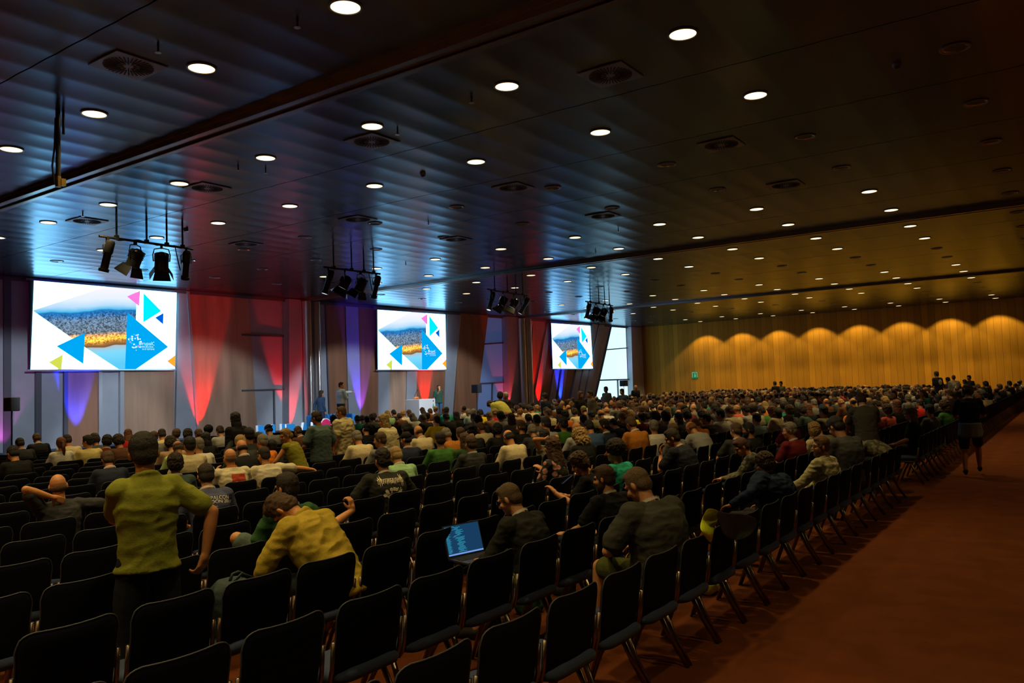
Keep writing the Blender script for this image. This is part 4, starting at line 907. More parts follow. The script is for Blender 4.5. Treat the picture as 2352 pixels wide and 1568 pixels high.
# shared prototypes: a few sitting poses; the clothes and hair of each person are their own colours
POSES = {
 'up':   dict(lean=(-.08,.02,.12), head=(.08,0,0), torso=.47),
 'down': dict(lean=(-.10,.10,.38), head=(.55,.05,0), torso=.47),
 'turnL':dict(lean=(-.08,.06,.20), head=(.15,.75,.05), torso=.46),
 'turnR':dict(lean=(-.08,.05,.20), head=(.20,-.7,-.05), torso=.46),
 'fwd':  dict(lean=(.25,.55,.75), head=(.75,0,0), torso=.47, armL=((-.27,.33,.63),(-.12,.48,.56),(.6,.6,-.2),(0,0,1)), armR=((.27,.33,.63),(.12,.48,.56),(-.6,.6,-.2),(0,0,1))),
 'tilt': dict(lean=(-.12,.04,.22), head=(.25,.2,.18), torso=.47, side=.06, armL=((-.26,.12,.72),(-.02,.26,.66),(.8,.3,.1),(0,.3,1)), armR=((.26,.12,.72),(.02,.24,.70),(-.8,.3,.1),(0,.3,1))),
}
PROTO = {}
def proto(pose, fem, slv, res):
    k = (pose, fem, slv, res)
    if k in PROTO: return PROTO[k]
    P = dict(POSES[pose]); P.update(hair=None, fem=fem, sleeve=slv, face=(res < 1.8), shoes=(res < 1.8), sh=.165 if fem else .188, widths=((.165,.140,.165,.155),(.12,.105,.12,.095)) if fem else ((.172,.160,.182,.172),(.125,.122,.132,.105)), wr=.004)
    t, i = build_person('person', 'x'+pose, P, (0,0,0), res=res)
    i['top'] = i['HM']@Vector((0,-.02,.128)); i['kids'] = [(o, o.name.split('.')[0]) for o in t.children]
    for o, _ in i['kids']: C.objects.unlink(o)
    C.objects.unlink(t); i['root'] = t
    PROTO[k] = i; return i
def generic(label, x, y, ztop, pose, hair, hc, shirt, flags, group, res, rz=0., trousers=None, skin=None, simple=False):
    slv = 'long' if 's' in flags else 'short'; i = proto(pose, 'f' in flags, slv, res); LASTP[0] = i
    s = max(.90, min(1.12, ztop/i['top'].z))
    t = thing('person', label, 'person', (x, y-0., 0), rz, group); t.scale = (s*.5+.5 if 0 else s,)*3
    lo = i['top']*s; loc = Matrix.Rotation(rz,3,'Z')@Vector((lo.x, lo.y, 0))
    t.location = (x-loc.x, y-HEADY+.16 + (lo.y-loc.y), 0)
    sk = skin or RSK.choice([SKINC['a'],SKINC['a'],SKINC['p'],SKINC['b']])
    for o, n in i['kids']:
        c = o.copy(); C.objects.link(c); c.parent = t; c.name = n
        if n == 'body': c.color = (*sk,1)
        elif n == 'shirt': c.color = (*shirt,1)
        elif n == 'trousers': c.color = (*(trousers or RSK.choice([(.02,.025,.04),(.03,.03,.03),(.05,.06,.09),(.09,.07,.05)])),1)
        elif n == 'shoe': c.color = (.03,.03,.03,1)
        elif n == 'eyebrows': c.color = (*hc,1)
    put_hair(t, i['HM'], hair, hc, (.015,.015,.017) if hair != 'beanie' else (.20,.22,.06))
    if 'L' in flags:
        k = 'lany'
        if k not in i:
            N_, dt, Rr, Fw = i['N'], i['dtop'], i['R'], i['F']; m = MB(); n = 16
            pts = [N_+dt*(.024+.02*math.sin(PI*q/n+PI+PI))+Rr*.078*math.cos(PI+PI*q/n)+Fw*.076*math.sin(PI+PI*q/n) for q in range(n+1)]
            for q in range(n): m.add([pts[q]-dt*.010, pts[q+1]-dt*.010, pts[q+1]+dt*.012, pts[q]+dt*.012], [(0,1,2,3)])
            o = m.build('lanyard', M_lany, None); C.objects.unlink(o); i[k] = o
        c = i[k].copy(); C.objects.link(c); c.parent = t; c.name = 'lanyard'
    if 'g' in flags:
        if 'gl' not in HAIRM:
            m = MB()
            for q in (-1,1):
                m.tube([(q*.034+.024*math.cos(a),.094,.004+.018*math.sin(a)) for a in [2*PI*k/12 for k in range(13)]], .0026, 5, cap=False); m.tube([(q*.058,.09,.01),(q*.081,.03,.008),(q*.083,-.01,.004)], .0026, 5)
            o = m.build('glasses', M_glass); C.objects.unlink(o); HAIRM['gl'] = o
        c = HAIRM['gl'].copy(); C.objects.link(c); c.parent = t; c.matrix_local = i['HM']; c.name = 'glasses'
    if 'B' in flags:
        if 'bd' not in HAIRM:
            B = Blob(); I4 = Matrix.Identity(4); B.ell(I4, (0,.030,-.068), (.061,.063,.053)); B.ell(I4, (0,.060,-.095), (.037,.037,.033)); HAIRM['bd'] = remesh(B, .007, 2, .003, 60); HAIRM['bd'].materials.append(M_hair)
        c = bpy.data.objects.new('beard', HAIRM['bd']); C.objects.link(c); c.parent = t; c.matrix_local = i['HM']; c.color = (*hc,1)
    return t
RSK = random.Random(5)
def hair_words(h, hc):
    if h == 'bald': return 'shaved head'
    if h == 'balding': return 'balding %s hair' % CN[hc]
    if h == 'beanie': return 'olive beanie'
    if h in ('cap','capback'): return 'black cap' if hc == 'k' else 'tan cap'
    return '%s %s hair' % (HN[h], CN[hc])
PEOPLE = []      # (object, px, py, words)
LASTP = [None]
# ------------------------------------------------------------------ placing figures
def solve_seat(t, top, px, py, r, rz=0., smin=.90, smax=1.14, dy=.17):
    s = 1.
    R = Matrix.Rotation(rz,3,'Z')
    for _ in range(6):
        lo = R@(Vector(top)*s); yh = rowy(r)+dy+lo.y; P = ony(px, py, yh); s = max(smin, min(smax, P.z/top[2]))
    t.scale = (s,)*3; t.rotation_euler = (0,0,rz); lo = R@(Vector(top)*s); t.location = (P.x-lo.x, rowy(r)+dy, 0)
    USED[(r, round((t.location.x-3.62)/.545))] = 1
    return P, s
def solve_stand(t, top, px, py, y, rz=0., floor=0., smin=.85, smax=1.15):
    """head top seen at px,py with the head standing at distance y along the hall"""
    R = Matrix.Rotation(rz,3,'Z'); P = ony(px, py, y); s = max(smin, min(smax, (P.z-floor)/top[2]))
    t.scale = (s,)*3; t.rotation_euler = (0,0,rz); lo = R@(Vector(top)*s); t.location = (P.x-lo.x, P.y-lo.y, floor); return P, s
def topof(i, hk='short'): return i['HM']@Vector((0,-.02,{'bald':.114,'crop':.124,'balding':.116,'afro':.152,'bigcurly':.145,'tall':.145,'curly':.145}.get(hk,.130)))
def hero(label, px, py, P, cols, r=None, y=None, rz=0., floor=0., res=1.):
    t, i = build_person('person', label, P, (0,0,0), 0., 1., None, res, cols)
    tp = topof(i, P.get('hair','short'))
    if r is not None: i['pos'] = solve_seat(t, tp, px, py, r, rz, .88, 1.16, .18+.30*max(0,P.get('fat',1.)-1)+.02*(P.get('loose',1.)-1))
    else: i['pos'] = solve_stand(t, tp, px, py, y, rz, floor)
    bpy.context.view_layer.update()
    PEOPLE.append((t, px, py, None)); return t, i
def print_on(i, t, meshes, name, m_, cz=.0, k=2):
    """lay flat shapes (x right, y up) on the back of the shirt"""
    sm = i['shirt'].data; bv = BVHTree.FromPolygons([v.co for v in sm.vertices], [tuple(p.vertices) for p in sm.polygons])
    c, R, Fw, d = i['fr'][k]; bm = bmesh.new()
    for me in meshes:
        b2 = bmesh.new(); b2.from_mesh(me) if not isinstance(me, list) else None
        if isinstance(me, list):
            for poly in me: b2.faces.new([b2.verts.new((p[0],p[1],0)) for p in poly])
        bmesh.ops.triangulate(b2, faces=b2.faces)
        for _ in range(4):
            es = [e for e in b2.edges if e.calc_length() > .014]
            if not es: break
            bmesh.ops.subdivide_edges(b2, edges=es, cuts=1); bmesh.ops.triangulate(b2, faces=b2.faces)
        tm = bpy.data.meshes.new('q'); b2.to_mesh(tm); b2.free(); bm.from_mesh(tm)
    for v in bm.verts:
        o = c + R*v.co.x + d*(v.co.y+cz) - Fw*.5; h = bv.ray_cast(o, Fw)
        v.co = (h[0] - Fw*.0035) if h[0] is not None else (o+Fw*.36)
    me = bpy.data.meshes.new(name); bm.to_mesh(me); bm.free(); o = link(name, me, t, m_)
    return o
def tmesh(txt, size, x=0., y=0., sx=1., rot=0.):
    me = text_mesh(txt, size)
    for v in me.vertices:
        a = v.co.x*sx; b = v.co.y; v.co = (x + a*math.cos(rot)-b*math.sin(rot), y + a*math.sin(rot)+b*math.cos(rot), 0)
    return me
def pattern_mat(name, c1, c2, scale, lo, hi, kind='NOISE', c3=None):
    m = mat(name, c1, .85); N, L = m.node_tree.nodes, m.node_tree.links; tc = N.new('ShaderNodeTexCoord')
    cr = N.new('ShaderNodeValToRGB'); cr.color_ramp.interpolation = 'CONSTANT' if kind != 'NOISE' else 'LINEAR'
    if kind == 'NOISE': n = N.new('ShaderNodeTexNoise'); out = n.outputs[0]; n.inputs['Scale'].default_value = scale
    elif kind == 'DOTS': n = N.new('ShaderNodeTexVoronoi'); n.inputs['Scale'].default_value = scale; n.inputs['Randomness'].default_value = .55; out = n.outputs['Distance']
    else: n = N.new('ShaderNodeTexWave'); n.inputs['Scale'].default_value = scale; n.bands_direction = 'Z'; out = n.outputs[0]
    L.new(tc.outputs['Object'], n.inputs['Vector']); L.new(out, cr.inputs[0]); e = cr.color_ramp.elements
    e[0].position = lo; e[0].color = (*c1,1); e[1].position = hi; e[1].color = (*c2,1)
    L.new(cr.outputs[0], N['Principled BSDF'].inputs['Base Color']); return m
def laptop(label, loc, rz, open_=1.95, scale=1., kind='code'):
    t = thing('laptop', label, 'laptop', loc, rz); t.scale = (scale,)*3; M_lap = mat('laptop_grey', (.10,.10,.11), .4, .6)
    MB().box((0,0,.008), (.31,.21,.015)).build('base', M_lap, t, bevel=.003)
    m = MB()
    for r in range(5): 
        for c in range(13): m.box((-.13+.0217*c, .07-.021*r, .0165), (.018,.017,.003))
    m.build('keyboard', M_blackm, t)
    ax = Vector((0,.105,.016)); d = Vector((0,-math.cos(open_),math.sin(open_))); nrm = Vector((0,-math.sin(open_),-math.cos(open_)))
    rot = Matrix((Vector((1,0,0)), -nrm, d)).transposed()
    MB().box(ax+d*.105, (.31,.008,.21), rot).build('lid', M_lap, t)
    sc = mat('laptop_screen_'+kind, (.0,.0,.0), .3, emit={'code':(.008,.045,.11),'cyan':(.02,.36,.5),'white':(.25,.45,.6)}[kind], es=1.)
    o0 = ax+d*.105+nrm*.006; m = MB(); m.add([o0+Vector((x,0,0))+d*z for x, z in ((-.147,-.094),(.147,-.094),(.147,.097),(-.147,.097))], [(0,1,2,3)]); m.build('screen', sc, t)
    if kind == 'code':
        m = MB(); m2 = MB(); rr = random.Random(2); o1 = o0+nrm*.0012
        for k in range(26):
            z = .088-.0066*k; x = -.143; L_ = .02+.02*rr.random(); m.add([o1+Vector((q,0,0))+d*w_ for q, w_ in ((x,z),(x+L_,z),(x+L_,z+.0028),(x,z+.0028))], [(0,1,2,3)])
            x = -.085+.012*rr.randint(0,3); L_ = .015+.06*rr.random(); m.add([o1+Vector((q,0,0))+d*w_ for q, w_ in ((x,z),(x+L_,z),(x+L_,z+.0028),(x,z+.0028))], [(0,1,2,3)])
        m.build('code_lines', mat('code_cyan', (0,0,0), .5, emit=(.03,.33,.48), es=1.), t)
        m2.add([o1+Vector((x,0,0))+d*z for x, z in ((-.147,-.094),(.147,-.094),(.147,-.084),(-.147,-.084))], [(0,1,2,3)]); m2.build('taskbar', mat('taskbar', (0,0,0), .5, emit=(.16,.34,.75), es=1.), t)
    return t
DARKT = (.012,.014,.022)
def place_heroes():
    L0 = dict
    # --- standing man in the olive polo
    t, i = hero('man standing with his back to us in an olive polo shirt and dark jeans', 326, 990, dict(seated=False, lean=(.0,.03,.10), head=(.18,-.15,-.06), hair='short', collar=True, hem=.05, torso=.46, loose=.8, sh=.168, wr=.006, ws=8., widths=((.155,.148,.172,.165),(.115,.112,.125,.10)),
        armR=((.40,-.10,1.14),(.30,-.10,.92),(-.35,-.05,-.9),(.6,-.8,0),.9), armL=((-.13,.24,1.16),(.0,.38,1.12),(.5,.8,0),(0,0,1))), dict(shirt=(.20,.21,.025), trousers=DARKT, hair=HAIRC['k'], skin=SKINC['b']), y=4.55, rz=-.30)
    # --- yellow jacket
    hero('person bent far forward in a mustard yellow shirt jacket', 612, 1150, dict(lean=(.55,.72,.62), head=(1.25,.28,0), hair='tall', sleeve='long', torso=.52, collar=True, hem=.10, loose=1.8, fat=1.04, wr=.012, ws=8., armL=((-.30,.42,.62),(-.20,.52,.40),(0,.3,-1),(0,1,0)), armR=((.30,.40,.60),(.22,.50,.38),(0,.3,-1),(0,1,0))), dict(shirt=(.42,.30,.035), hair=HAIRC['b'], trousers=(.02,.03,.03)), r=2, rz=.12)
    # --- green tee
    hero('man in dark green t-shirt with one arm propped on the next chair, knee up', 658, 1083, dict(lean=(-.15,.0,.15), head=(.12,.25,0), hair='short', lanyard=1, bottom='shorts', sh=.19, armR=((.54,.0,.72),(.68,.05,.88),(-.1,.1,.9),(.3,-1,0),1.1),
        legs=(((-.38,.22,.80),(.02,.42,.60),(.4,.8,.3)),((.16,.42,.52),(.16,.45,.08),(.2,1,0))), wr=.008, ws=8.), dict(shirt=(.035,.10,.035), trousers=(.10,.14,.13), hair=HAIRC['d'], shoes=(.05,.05,.05)), r=3, rz=-.12)
    # --- navy tour shirt
    t, i = hero('man in navy blue tour t-shirt printed on the back, sunglasses on his head', 471, 1063, dict(lean=(-.06,.14,.30), head=(.30,0,0), hair='short', lanyard=1, sh=.20, wr=.003, fat=1.05), dict(shirt=(.075,.085,.17), hair=HAIRC['d']), r=5, rz=-.35)
    M_pr = mat('print_white', (.85,.78,.65), .8)
    print_on(i, t, [tmesh('DRUPALCON', .055, .035, .075, .9), tmesh('LONDON 2011', .050, .05, .035, 1.), tmesh('Chapter Three', .024, -.02, -.01), tmesh('San Francisco 2010  Copenhagen', .024, .0, -.042), tmesh('Paris 2009  Washington DC', .024, -.01, -.072)], 'print', M_pr, -.0, 2)
    dr = [[(-.135+.026*math.cos(a), .055+.028*math.sin(a)+(.02 if abs(a-PI/2) < .2 else 0)) for a in [2*PI*k/16 for k in range(16)]]]
    print_on(i, t, [dr], 'drop_mark', mat('print_red', (.5,.10,.06), .8), 0., 2); print_on(i, t, [[[(-.138,.035),(-.132,.035),(-.132,.078),(-.138,.078)],[(-.155,.053),(-.115,.053),(-.115,.059),(-.155,.059)]]], 'cross_mark', M_pr, 0.001, 2).location = i['fr'][2][2]*-.002
    HM = i['HM']; m = Blob(); m.tube([HM@Vector((.084*math.cos(a), -.01+.09*math.sin(a), .085)) for a in [PI*k/12 for k in range(13)]], .004, 6)
    for s in (-1,1): m.tube([HM@Vector((s*.083,-.01,.085)), HM@Vector((s*.086,-.04,.03))], .004, 6); m.ell(HM, (s*.033,.075,.105), (.026,.008,.018))
    m.build('sunglasses', mat('pale_sunglasses', (.35,.28,.2), .25), t)
    # --- white tee with red square
    t, i = hero('man with shaved head in white t-shirt with red square on the back', 528, 1030, dict(lean=(-.05,.12,.25), head=(.1,.15,0), hair='bald', lanyard='orange', sh=.205, fat=1.06, armL=((-.27,.10,.78),(-.10,.16,.98),(.2,.1,1),(-1,0,0))), dict(shirt=(.62,.54,.36), hair=(.18,.09,.04)), r=7, rz=-.25)
    print_on(i, t, [[[(-.06,-.14),(.13,-.14),(.13,.085),(-.06,.085)]]], 'red_square', mat('print_red2', (.50,.05,.02), .8), 0., 2)
    print_on(i, t, [[[(-.02,-.06),(.0,-.06),(.01,-.015),(-.01,-.015)],[(.09,-.05),(.12,-.05),(.12,-.03),(.09,-.03)]], tmesh('la la', .05, .03, -.09)], 'white_print', M_pr, 0., 2).location = i['fr'][2][2]*-.003
    hero('man in cream t-shirt stretching an arm along the chair backs', 604, 1025, dict(lean=(-.12,.10,.26), head=(.25,.25,0), hair='crop', sh=.20, fat=1.08, side=-.04, armR=((.48,.02,.90),(.72,.00,.85),(.8,0,-.6),(.3,0,1),.7), wr=.007, ws=8.), dict(shirt=(.60,.53,.38), hair=HAIRC['d']), r=7, rz=-.25)
    # --- band shirt
    t, i = hero('broad man in black t-shirt with a jagged cream band print', 877, 1027, dict(lean=(-.04,.14,.28), head=(.16,0,0), hair='tall', lanyard=1, sh=.215, fat=1.18, armL=((-.36,.10,.72),(-.16,.30,.60),(.6,.6,0),(0,0,1)), armR=((.36,.08,.72),(.30,.30,.62),(-.2,.8,0),(0,0,1))), dict(shirt=(.030,.030,.026), hair=HAIRC['d']), r=4, rz=-.35)
    spk = []; rr = random.Random(4)
    for k in range(15):
        x = -.13+.27*k/14; big = k in (0,1,13,14); h1 = .075 if big else .035; y0 = .06+.02*(x/.13)**2; yb = y0-(.09 if big else .035)*(.7+.6*rr.random())
        spk.append([(x-.006,y0),(x+.010,y0),(x+.003+.006*rr.random(),y0+h1*(.4+.6*rr.random()))]); spk.append([(x-.008,y0),(x+.007,y0),(x-.004*rr.random(),yb)])
    for k in range(13):
        a = 2*PI*k/13; cx, cy = .0+.10*math.cos(a)*(.7+.3*(k%2)), -.075+.045*math.sin(a); rad = .020
        spk.append([(cx+rad*math.cos(b), cy+rad*math.sin(b)) for b in [2*PI*q/7 for q in range(7)]])
    for k in range(12): cx, cy = -.10+.2*rr.random(), -.13+.10*rr.random(); spk.append([(cx,cy),(cx+.022,cy+.006),(cx+.016,cy+.022)])
    print_on(i, t, [tmesh('BUTTERFLIES', .075, 0, .062, .72), spk], 'band_print', mat('print_cream', (.75,.66,.45), .8), .02, 2)
    # --- laptop man
    t, i = hero('man with glasses and short hair in black sweater typing on a laptop', 1157, 1110, dict(lean=(-.02,.25,.45), head=(.50,.30,0), hair='crop', glasses=1, lanyard=1, sleeve='long', bottom='shorts', torso=.47, sh=.195, wr=.007, armL=((-.25,.22,.66),(-.10,.42,.615),(.3,1,-.15),(0,.1,1),.35), armR=((.27,.20,.66),(.09,.40,.615),(-.25,1,-.15),(0,.1,1),.35)), dict(shirt=(.022,.022,.020), hair=(.14,.085,.035), trousers=(.11,.14,.03), skin=SKINC['p']), r=1, rz=-.08)
    s = t.scale[0]; q = t.matrix_world@Vector((-.02,.56,.585)); laptop('open laptop with blue code screen on the knees of the man in glasses', q, -.22, 1.85, 1.16, 'code')
    # --- bearded man + grey tee man
    hero('bearded man in black t-shirt looking left beside the stocky grey-shirted man', 1385, 1066, dict(lean=(-.02,.10,.22), head=(.18,.40,0), hair='short', beard=1, lanyard=1, sh=.195, armL=((-.28,.18,.68),(-.22,.42,.60),(-.2,1,0),(-.3,0,1)), wr=.007), dict(shirt=(.012,.013,.015), hair=(.09,.045,.02), skin=SKINC['p']), r=1, rz=-.25)
    hero('stocky balding man in dark grey t-shirt looking down, nearest seated figure', 1448, 1075, dict(lean=(-.04,.12,.34), head=(.58,.25,0), hair='crop', lanyard=1, sh=.22, fat=1.22, hem=.06, loose=1.3, bottom='shorts', armL=((-.34,.14,.70),(-.14,.34,.62),(.5,.7,0),(0,0,1)), armR=((.34,.14,.68),(.10,.36,.62),(-.5,.7,0),(0,0,1)), wr=.006), dict(shirt=(.062,.060,.050), hair=(.17,.11,.055), trousers=(.09,.10,.025), skin=SKINC['p']), r=0, rz=-.32)
    hero('man with curly dark hair in teal t-shirt looking left', 1410, 1006, dict(lean=(-.05,.12,.25), head=(.12,.70,0), hair='afro', nose=1.1, armL=((-.28,.10,.72),(-.30,.26,.90),(0,.4,.9),(-1,0,0))), dict(shirt=(.03,.42,.28), hair=HAIRC['d'], skin=SKINC['a']), r=2, rz=-.12)
    dm = pattern_mat('polka_dots', (.55,.24,.16), (.014,.012,.012), 11.5, 0., .40, 'DOTS')
    hero('woman with very long brown hair in black polka dot dress', 1269, 1002, dict(lean=(-.03,.08,.15), head=(.05,-.1,0), hair='verylong', fem=True, sh=.17, hem=.16, sleeve='short', shirtname='dress', shirtmat=dm, widths=((.165,.140,.165,.155),(.12,.105,.12,.095)), armR=((.30,.12,.70),(.22,.32,.80),(-.3,.6,.7),(0,-1,0))), dict(hair=(.10,.045,.02), trousers=(.012,.012,.012)), r=3)
    hero('woman with bunned curly hair in black top holding a phone', 1321, 1038, dict(lean=(0,.15,.30), head=(.45,.45,0), hair='curly', fem=True, sh=.17, armL=((-.24,.20,.70),(-.16,.38,.78),(.2,.6,.6),(0,0,1)), armR=((.24,.18,.70),(-.02,.36,.74),(-.4,.6,.4),(0,0,1))), dict(shirt=(.014,.014,.014), hair=(.10,.05,.02), skin=SKINC['a']), r=2, rz=.3)
    hero('woman with arms crossed behind her dark hair in a black top', 1250, 985, dict(lean=(-.1,.02,.1), head=(.0,.1,0), hair='bob', fem=True, sh=.17, sleeve='none', armL=((-.34,-.02,1.10),(-.06,-.10,1.10),(1,-.1,.25),(0,-1,0)), armR=((.34,-.02,1.08),(.08,-.09,1.06),(-1,0,.2),(0,-1,0))), dict(shirt=(.30,.24,.15), hair=HAIRC['k']), r=5)
    # --- denim jacket
    hero('broad person with tousled brown hair in dark blue denim jacket at the row end', 1751, 1037, dict(lean=(-.02,.16,.36), head=(.30,.1,.05), hair='curly', sleeve='long', collar=True, sh=.235, fat=1.42, loose=2., hem=.05, side=.16, wr=.012, ws=9., armL=((-.55,.02,.80),(-.60,.25,.68),(-.2,1,-.2),(0,0,1)), armR=((.40,.10,.70),(.20,.34,.60),(-.3,.8,0),(0,0,1))), dict(shirt=(.014,.026,.065), hair=(.085,.045,.02), trousers=(.03,.03,.03)), r=0, rz=-.2)
    hero('bearded man with glasses in cream long-sleeved shirt and red neck band', 1886, 1000, dict(lean=(-.12,.05,.15), head=(.05,.75,0), hair='short', beard=1, glasses=1, sleeve='long', lanyard='red', collar=True, sh=.195, fat=1.05, loose=1.4, wr=.008, armL=((-.30,.16,.70),(-.36,.38,.60),(-.2,1,-.2),(0,0,1)), legs=(((-.34,.36,.62),(-.05,.60,.48),(.3,.9,0)),((.16,.42,.52),(.16,.45,.08),(.2,1,0)))), dict(shirt=(.40,.35,.19), hair=(.17,.07,.025), trousers=(.42,.37,.22)), r=0, rz=-.2)
    hero('man with arm folded behind his shaved head in charcoal t-shirt', 131, 1089, dict(lean=(-.18,-.02,.10), head=(.10,-.45,-.08), hair='bald', sh=.20, armL=((-.34,-.08,1.14),(-.02,-.12,1.0),(.9,-.1,-.4),(0,-1,0)), armR=((.46,-.06,.90),(.70,-.10,.90),(1,0,-.1),(0,0,1))), dict(shirt=(.045,.045,.05), hair=(.12,.06,.03), skin=SKINC['a']), r=6)
    cm = pattern_mat('camo_cloth', (.02,.022,.016), (.13,.12,.07), 16., .42, .56, 'NOISE')
    hero('red-haired person leaning forward in dark camouflage-patterned shirt', 1693, 1006, dict(lean=(.30,.50,.60), head=(.55,.5,0), hair='short', shirtmat=cm, sleeve='long', armL=((-.26,.36,.62),(-.14,.56,.62),(.2,1,0),(0,0,1)), armR=((.25,.36,.62),(.05,.54,.62),(-.3,.9,0),(0,0,1))), dict(hair=(.10,.035,.02)), r=1, rz=.2)
    hero('man in dark navy t-shirt leaning forward, chin on his hand', 1536, 984, dict(lean=(.10,.35,.45), head=(.45,.45,0), hair='short', lanyard=1, sh=.20, fat=1.1, armL=((-.28,.30,.66),(-.10,.36,.86),(.3,.1,1),(0,1,0))), dict(shirt=(.018,.02,.03), hair=HAIRC['d']), r=2, rz=-.1)
    t, i = hero('man in black jacket lettered on the back sitting mid-crowd', 1621, 948, dict(lean=(-.06,.10,.2), head=(.15,.1,0), hair='short', sleeve='long', lanyard=1, sh=.20, fat=1.1, wr=.003), dict(shirt=(.014,.014,.016), hair=HAIRC['k']), r=4, res=1.4)
    print_on(i, t, [tmesh('acquia', .085, 0, .0)], 'lettering', M_pr, .0, 2)
    pm = pattern_mat('plaid_cloth', (.40,.36,.22), (.16,.15,.09), 14., .45, .5, 'NOISE')
    hero('person doubled over in pale patterned shirt beside the standing grey-shirted man', 1932, 1018, dict(lean=(.75,1.05,1.25), head=(1.6,0,0), torso=.52, hair='short', sleeve='long', shirtmat=pm, fat=1.1, armL=((-.25,.6,.5),(-.15,.66,.3),(0,.2,-1),(0,1,0)), armR=((.25,.6,.5),(.15,.66,.3),(0,.2,-1),(0,1,0))), dict(hair=HAIRC['b']), r=0, rz=.1)
    # --- standing in the audience
    hero('man standing among the rows in a slate green t-shirt', 725, 943, dict(seated=False, lean=(.02,.08,.16), head=(.25,.2,0), hair='short', hem=.12, sh=.205, fat=1.08, loose=1.5, armL=((-.28,.06,1.14),(-.20,.26,1.02),(.3,1,0),(0,0,1)), armR=((.30,.0,1.12),(.26,.16,.94),(0,.8,-.5),(0,0,1))), dict(shirt=(.075,.115,.11), trousers=DARKT, hair=HAIRC['d'], skin=SKINC['b']), y=rowy(9)-.3, res=1.3)
    hero('man standing among the rows in a wrinkled cream short-sleeved shirt', 783, 932, dict(seated=False, lean=(.0,.05,.14), head=(.15,.4,0), hair='crop', hem=.16, collar=True, sh=.20, loose=2.2, wr=.014, ws=9.), dict(shirt=(.50,.42,.22), trousers=(.07,.075,.04), hair=HAIRC['b'], skin=SKINC['b']), y=rowy(10)-.3, rz=.1, res=1.3)
    hero('blond person in olive sleeveless top bending over the seats', 652, 983, dict(seated=False, pelvis=(0,0,.88), lean=(.35,.45,.45), head=(.35,.95,0), hair='braid', fem=True, sleeve='none', hem=.05, sh=.175, armL=((-.26,.32,1.02),(-.2,.5,.86),(0,.6,-.8),(0,0,1))), dict(shirt=(.22,.20,.02), trousers=(.04,.03,.02), hair=(.34,.20,.06)), y=rowy(8)+.1, rz=.35, res=1.3)
    t, i = hero('woman with long blond hair half standing in a cream printed t-shirt', 879, 950, dict(seated=False, pelvis=(0,0,.86), lean=(.05,.2,.3), head=(.25,.45,0), hair='long', fem=True, hem=.10, sh=.18, fat=1.1), dict(shirt=(.55,.47,.27), trousers=DARKT, hair=(.33,.22,.09)), y=rowy(8)+.1, rz=.1, res=1.3)
    print_on(i, t, [tmesh('ACQUIA', .06)], 'shirt_lettering', mat('print_dark', (.1,.09,.06), .8), .03, 2)
    hero('woman standing all in black with long black hair before the stage wall', 540, 946, dict(seated=False, lean=(0,.05,.1), head=(.1,.1,0), hair='long', fem=True, sleeve='long', hem=.15, sh=.18, loose=1.8), dict(shirt=(.008,.008,.008), trousers=(.008,.008,.008), hair=(.006,.005,.005)), y=rowy(11)-.3, res=1.4)
    hero('person raising a dark camera beside the standing woman in black', 572, 980, dict(seated=True, lean=(-.05,.05,.1), head=(.0,-.1,0), hair='short', sleeve='long', armL=((-.24,.25,.86),(-.05,.36,1.10),(0,.2,1),(0,-1,0)), armR=((.24,.25,.86),(.05,.36,1.10),(0,.2,1),(0,-1,0))), dict(shirt=(.03,.03,.028), hair=HAIRC['k']), r=10, res=1.4)
    # --- isolated chair, standing and walking men on the right
    hero('person with long greying hair in black t-shirt on the row-end chair', 2091, 933, dict(lean=(-.05,.05,.12), head=(.10,.15,0), hair='long', sh=.19, hem=.06, armL=((-.30,.08,.72),(-.22,.32,.60),(.2,.9,0),(0,0,1))), dict(shirt=(.012,.012,.012), hair=(.16,.12,.07), trousers=(.02,.02,.02)), r=0, res=1.3)
    hero('man standing bowed in the cross aisle in heather grey t-shirt and khaki trousers', 1975, 903, dict(seated=False, lean=(.10,.26,.42), head=(.60,-.1,0), hair='short', beard=1, lanyard=1, hem=.10, sh=.19, loose=1.4, armR=((.26,.30,1.10),(.16,.52,.98),(0,1,-.3),(0,0,1)), armL=((-.24,.28,1.06),(-.16,.50,.96),(.2,1,-.2),(0,0,1))), dict(shirt=(.095,.088,.075), trousers=(.075,.07,.04), hair=(.08,.035,.02)), y=2.85, rz=-1.05)
    w_, iw = hero('man walking along the rear aisle with a grey sweater tied round his waist', 2222, 884, dict(seated=False, lean=(.02,.10,.22), head=(.55,-.05,0), hair='curly', lanyard=1, bottom='shorts', hem=.08, sh=.185, armR=((.24,.16,1.12),(.06,.38,1.06),(-.3,1,0),(0,0,1)), armL=((-.24,.14,1.12),(-.06,.38,1.04),(.3,1,0),(0,0,1)),
        legs=(((-.12,-.04,.50),(-.12,-.20,.06),(-.1,1,.05)),((.12,.20,.52),(.12,.24,.06),(.1,1,.0)))), dict(shirt=(.012,.012,.013), trousers=(.02,.02,.022), hair=(.045,.022,.012), shoes=(.03,.025,.02), skin=SKINC['b']), y=1.6, rz=-1.45)
    fr = iw['fr']; B = Blob(); m = MB(); n = 30; rows = 9
    for j in range(rows+1):
        v = j/rows
        for k in range(n+1):
            a = PI*.82 + PI*1.36*k/n; u = k/n; drop = .10+.36*(1-abs(2*u-1)**1.5)*(.75+.25*math.cos(6*u)); rad = 1.+.10*v+.05*math.sin(k*1.7)*v
            m.v.append((.186*rad*math.cos(a), .150*rad*math.sin(a)+.0, .985-drop*v))
    for j in range(rows):
        for k in range(n): m.f.append((j*(n+1)+k, j*(n+1)+k+1, (j+1)*(n+1)+k+1, (j+1)*(n+1)+k)); m.m.append(0)
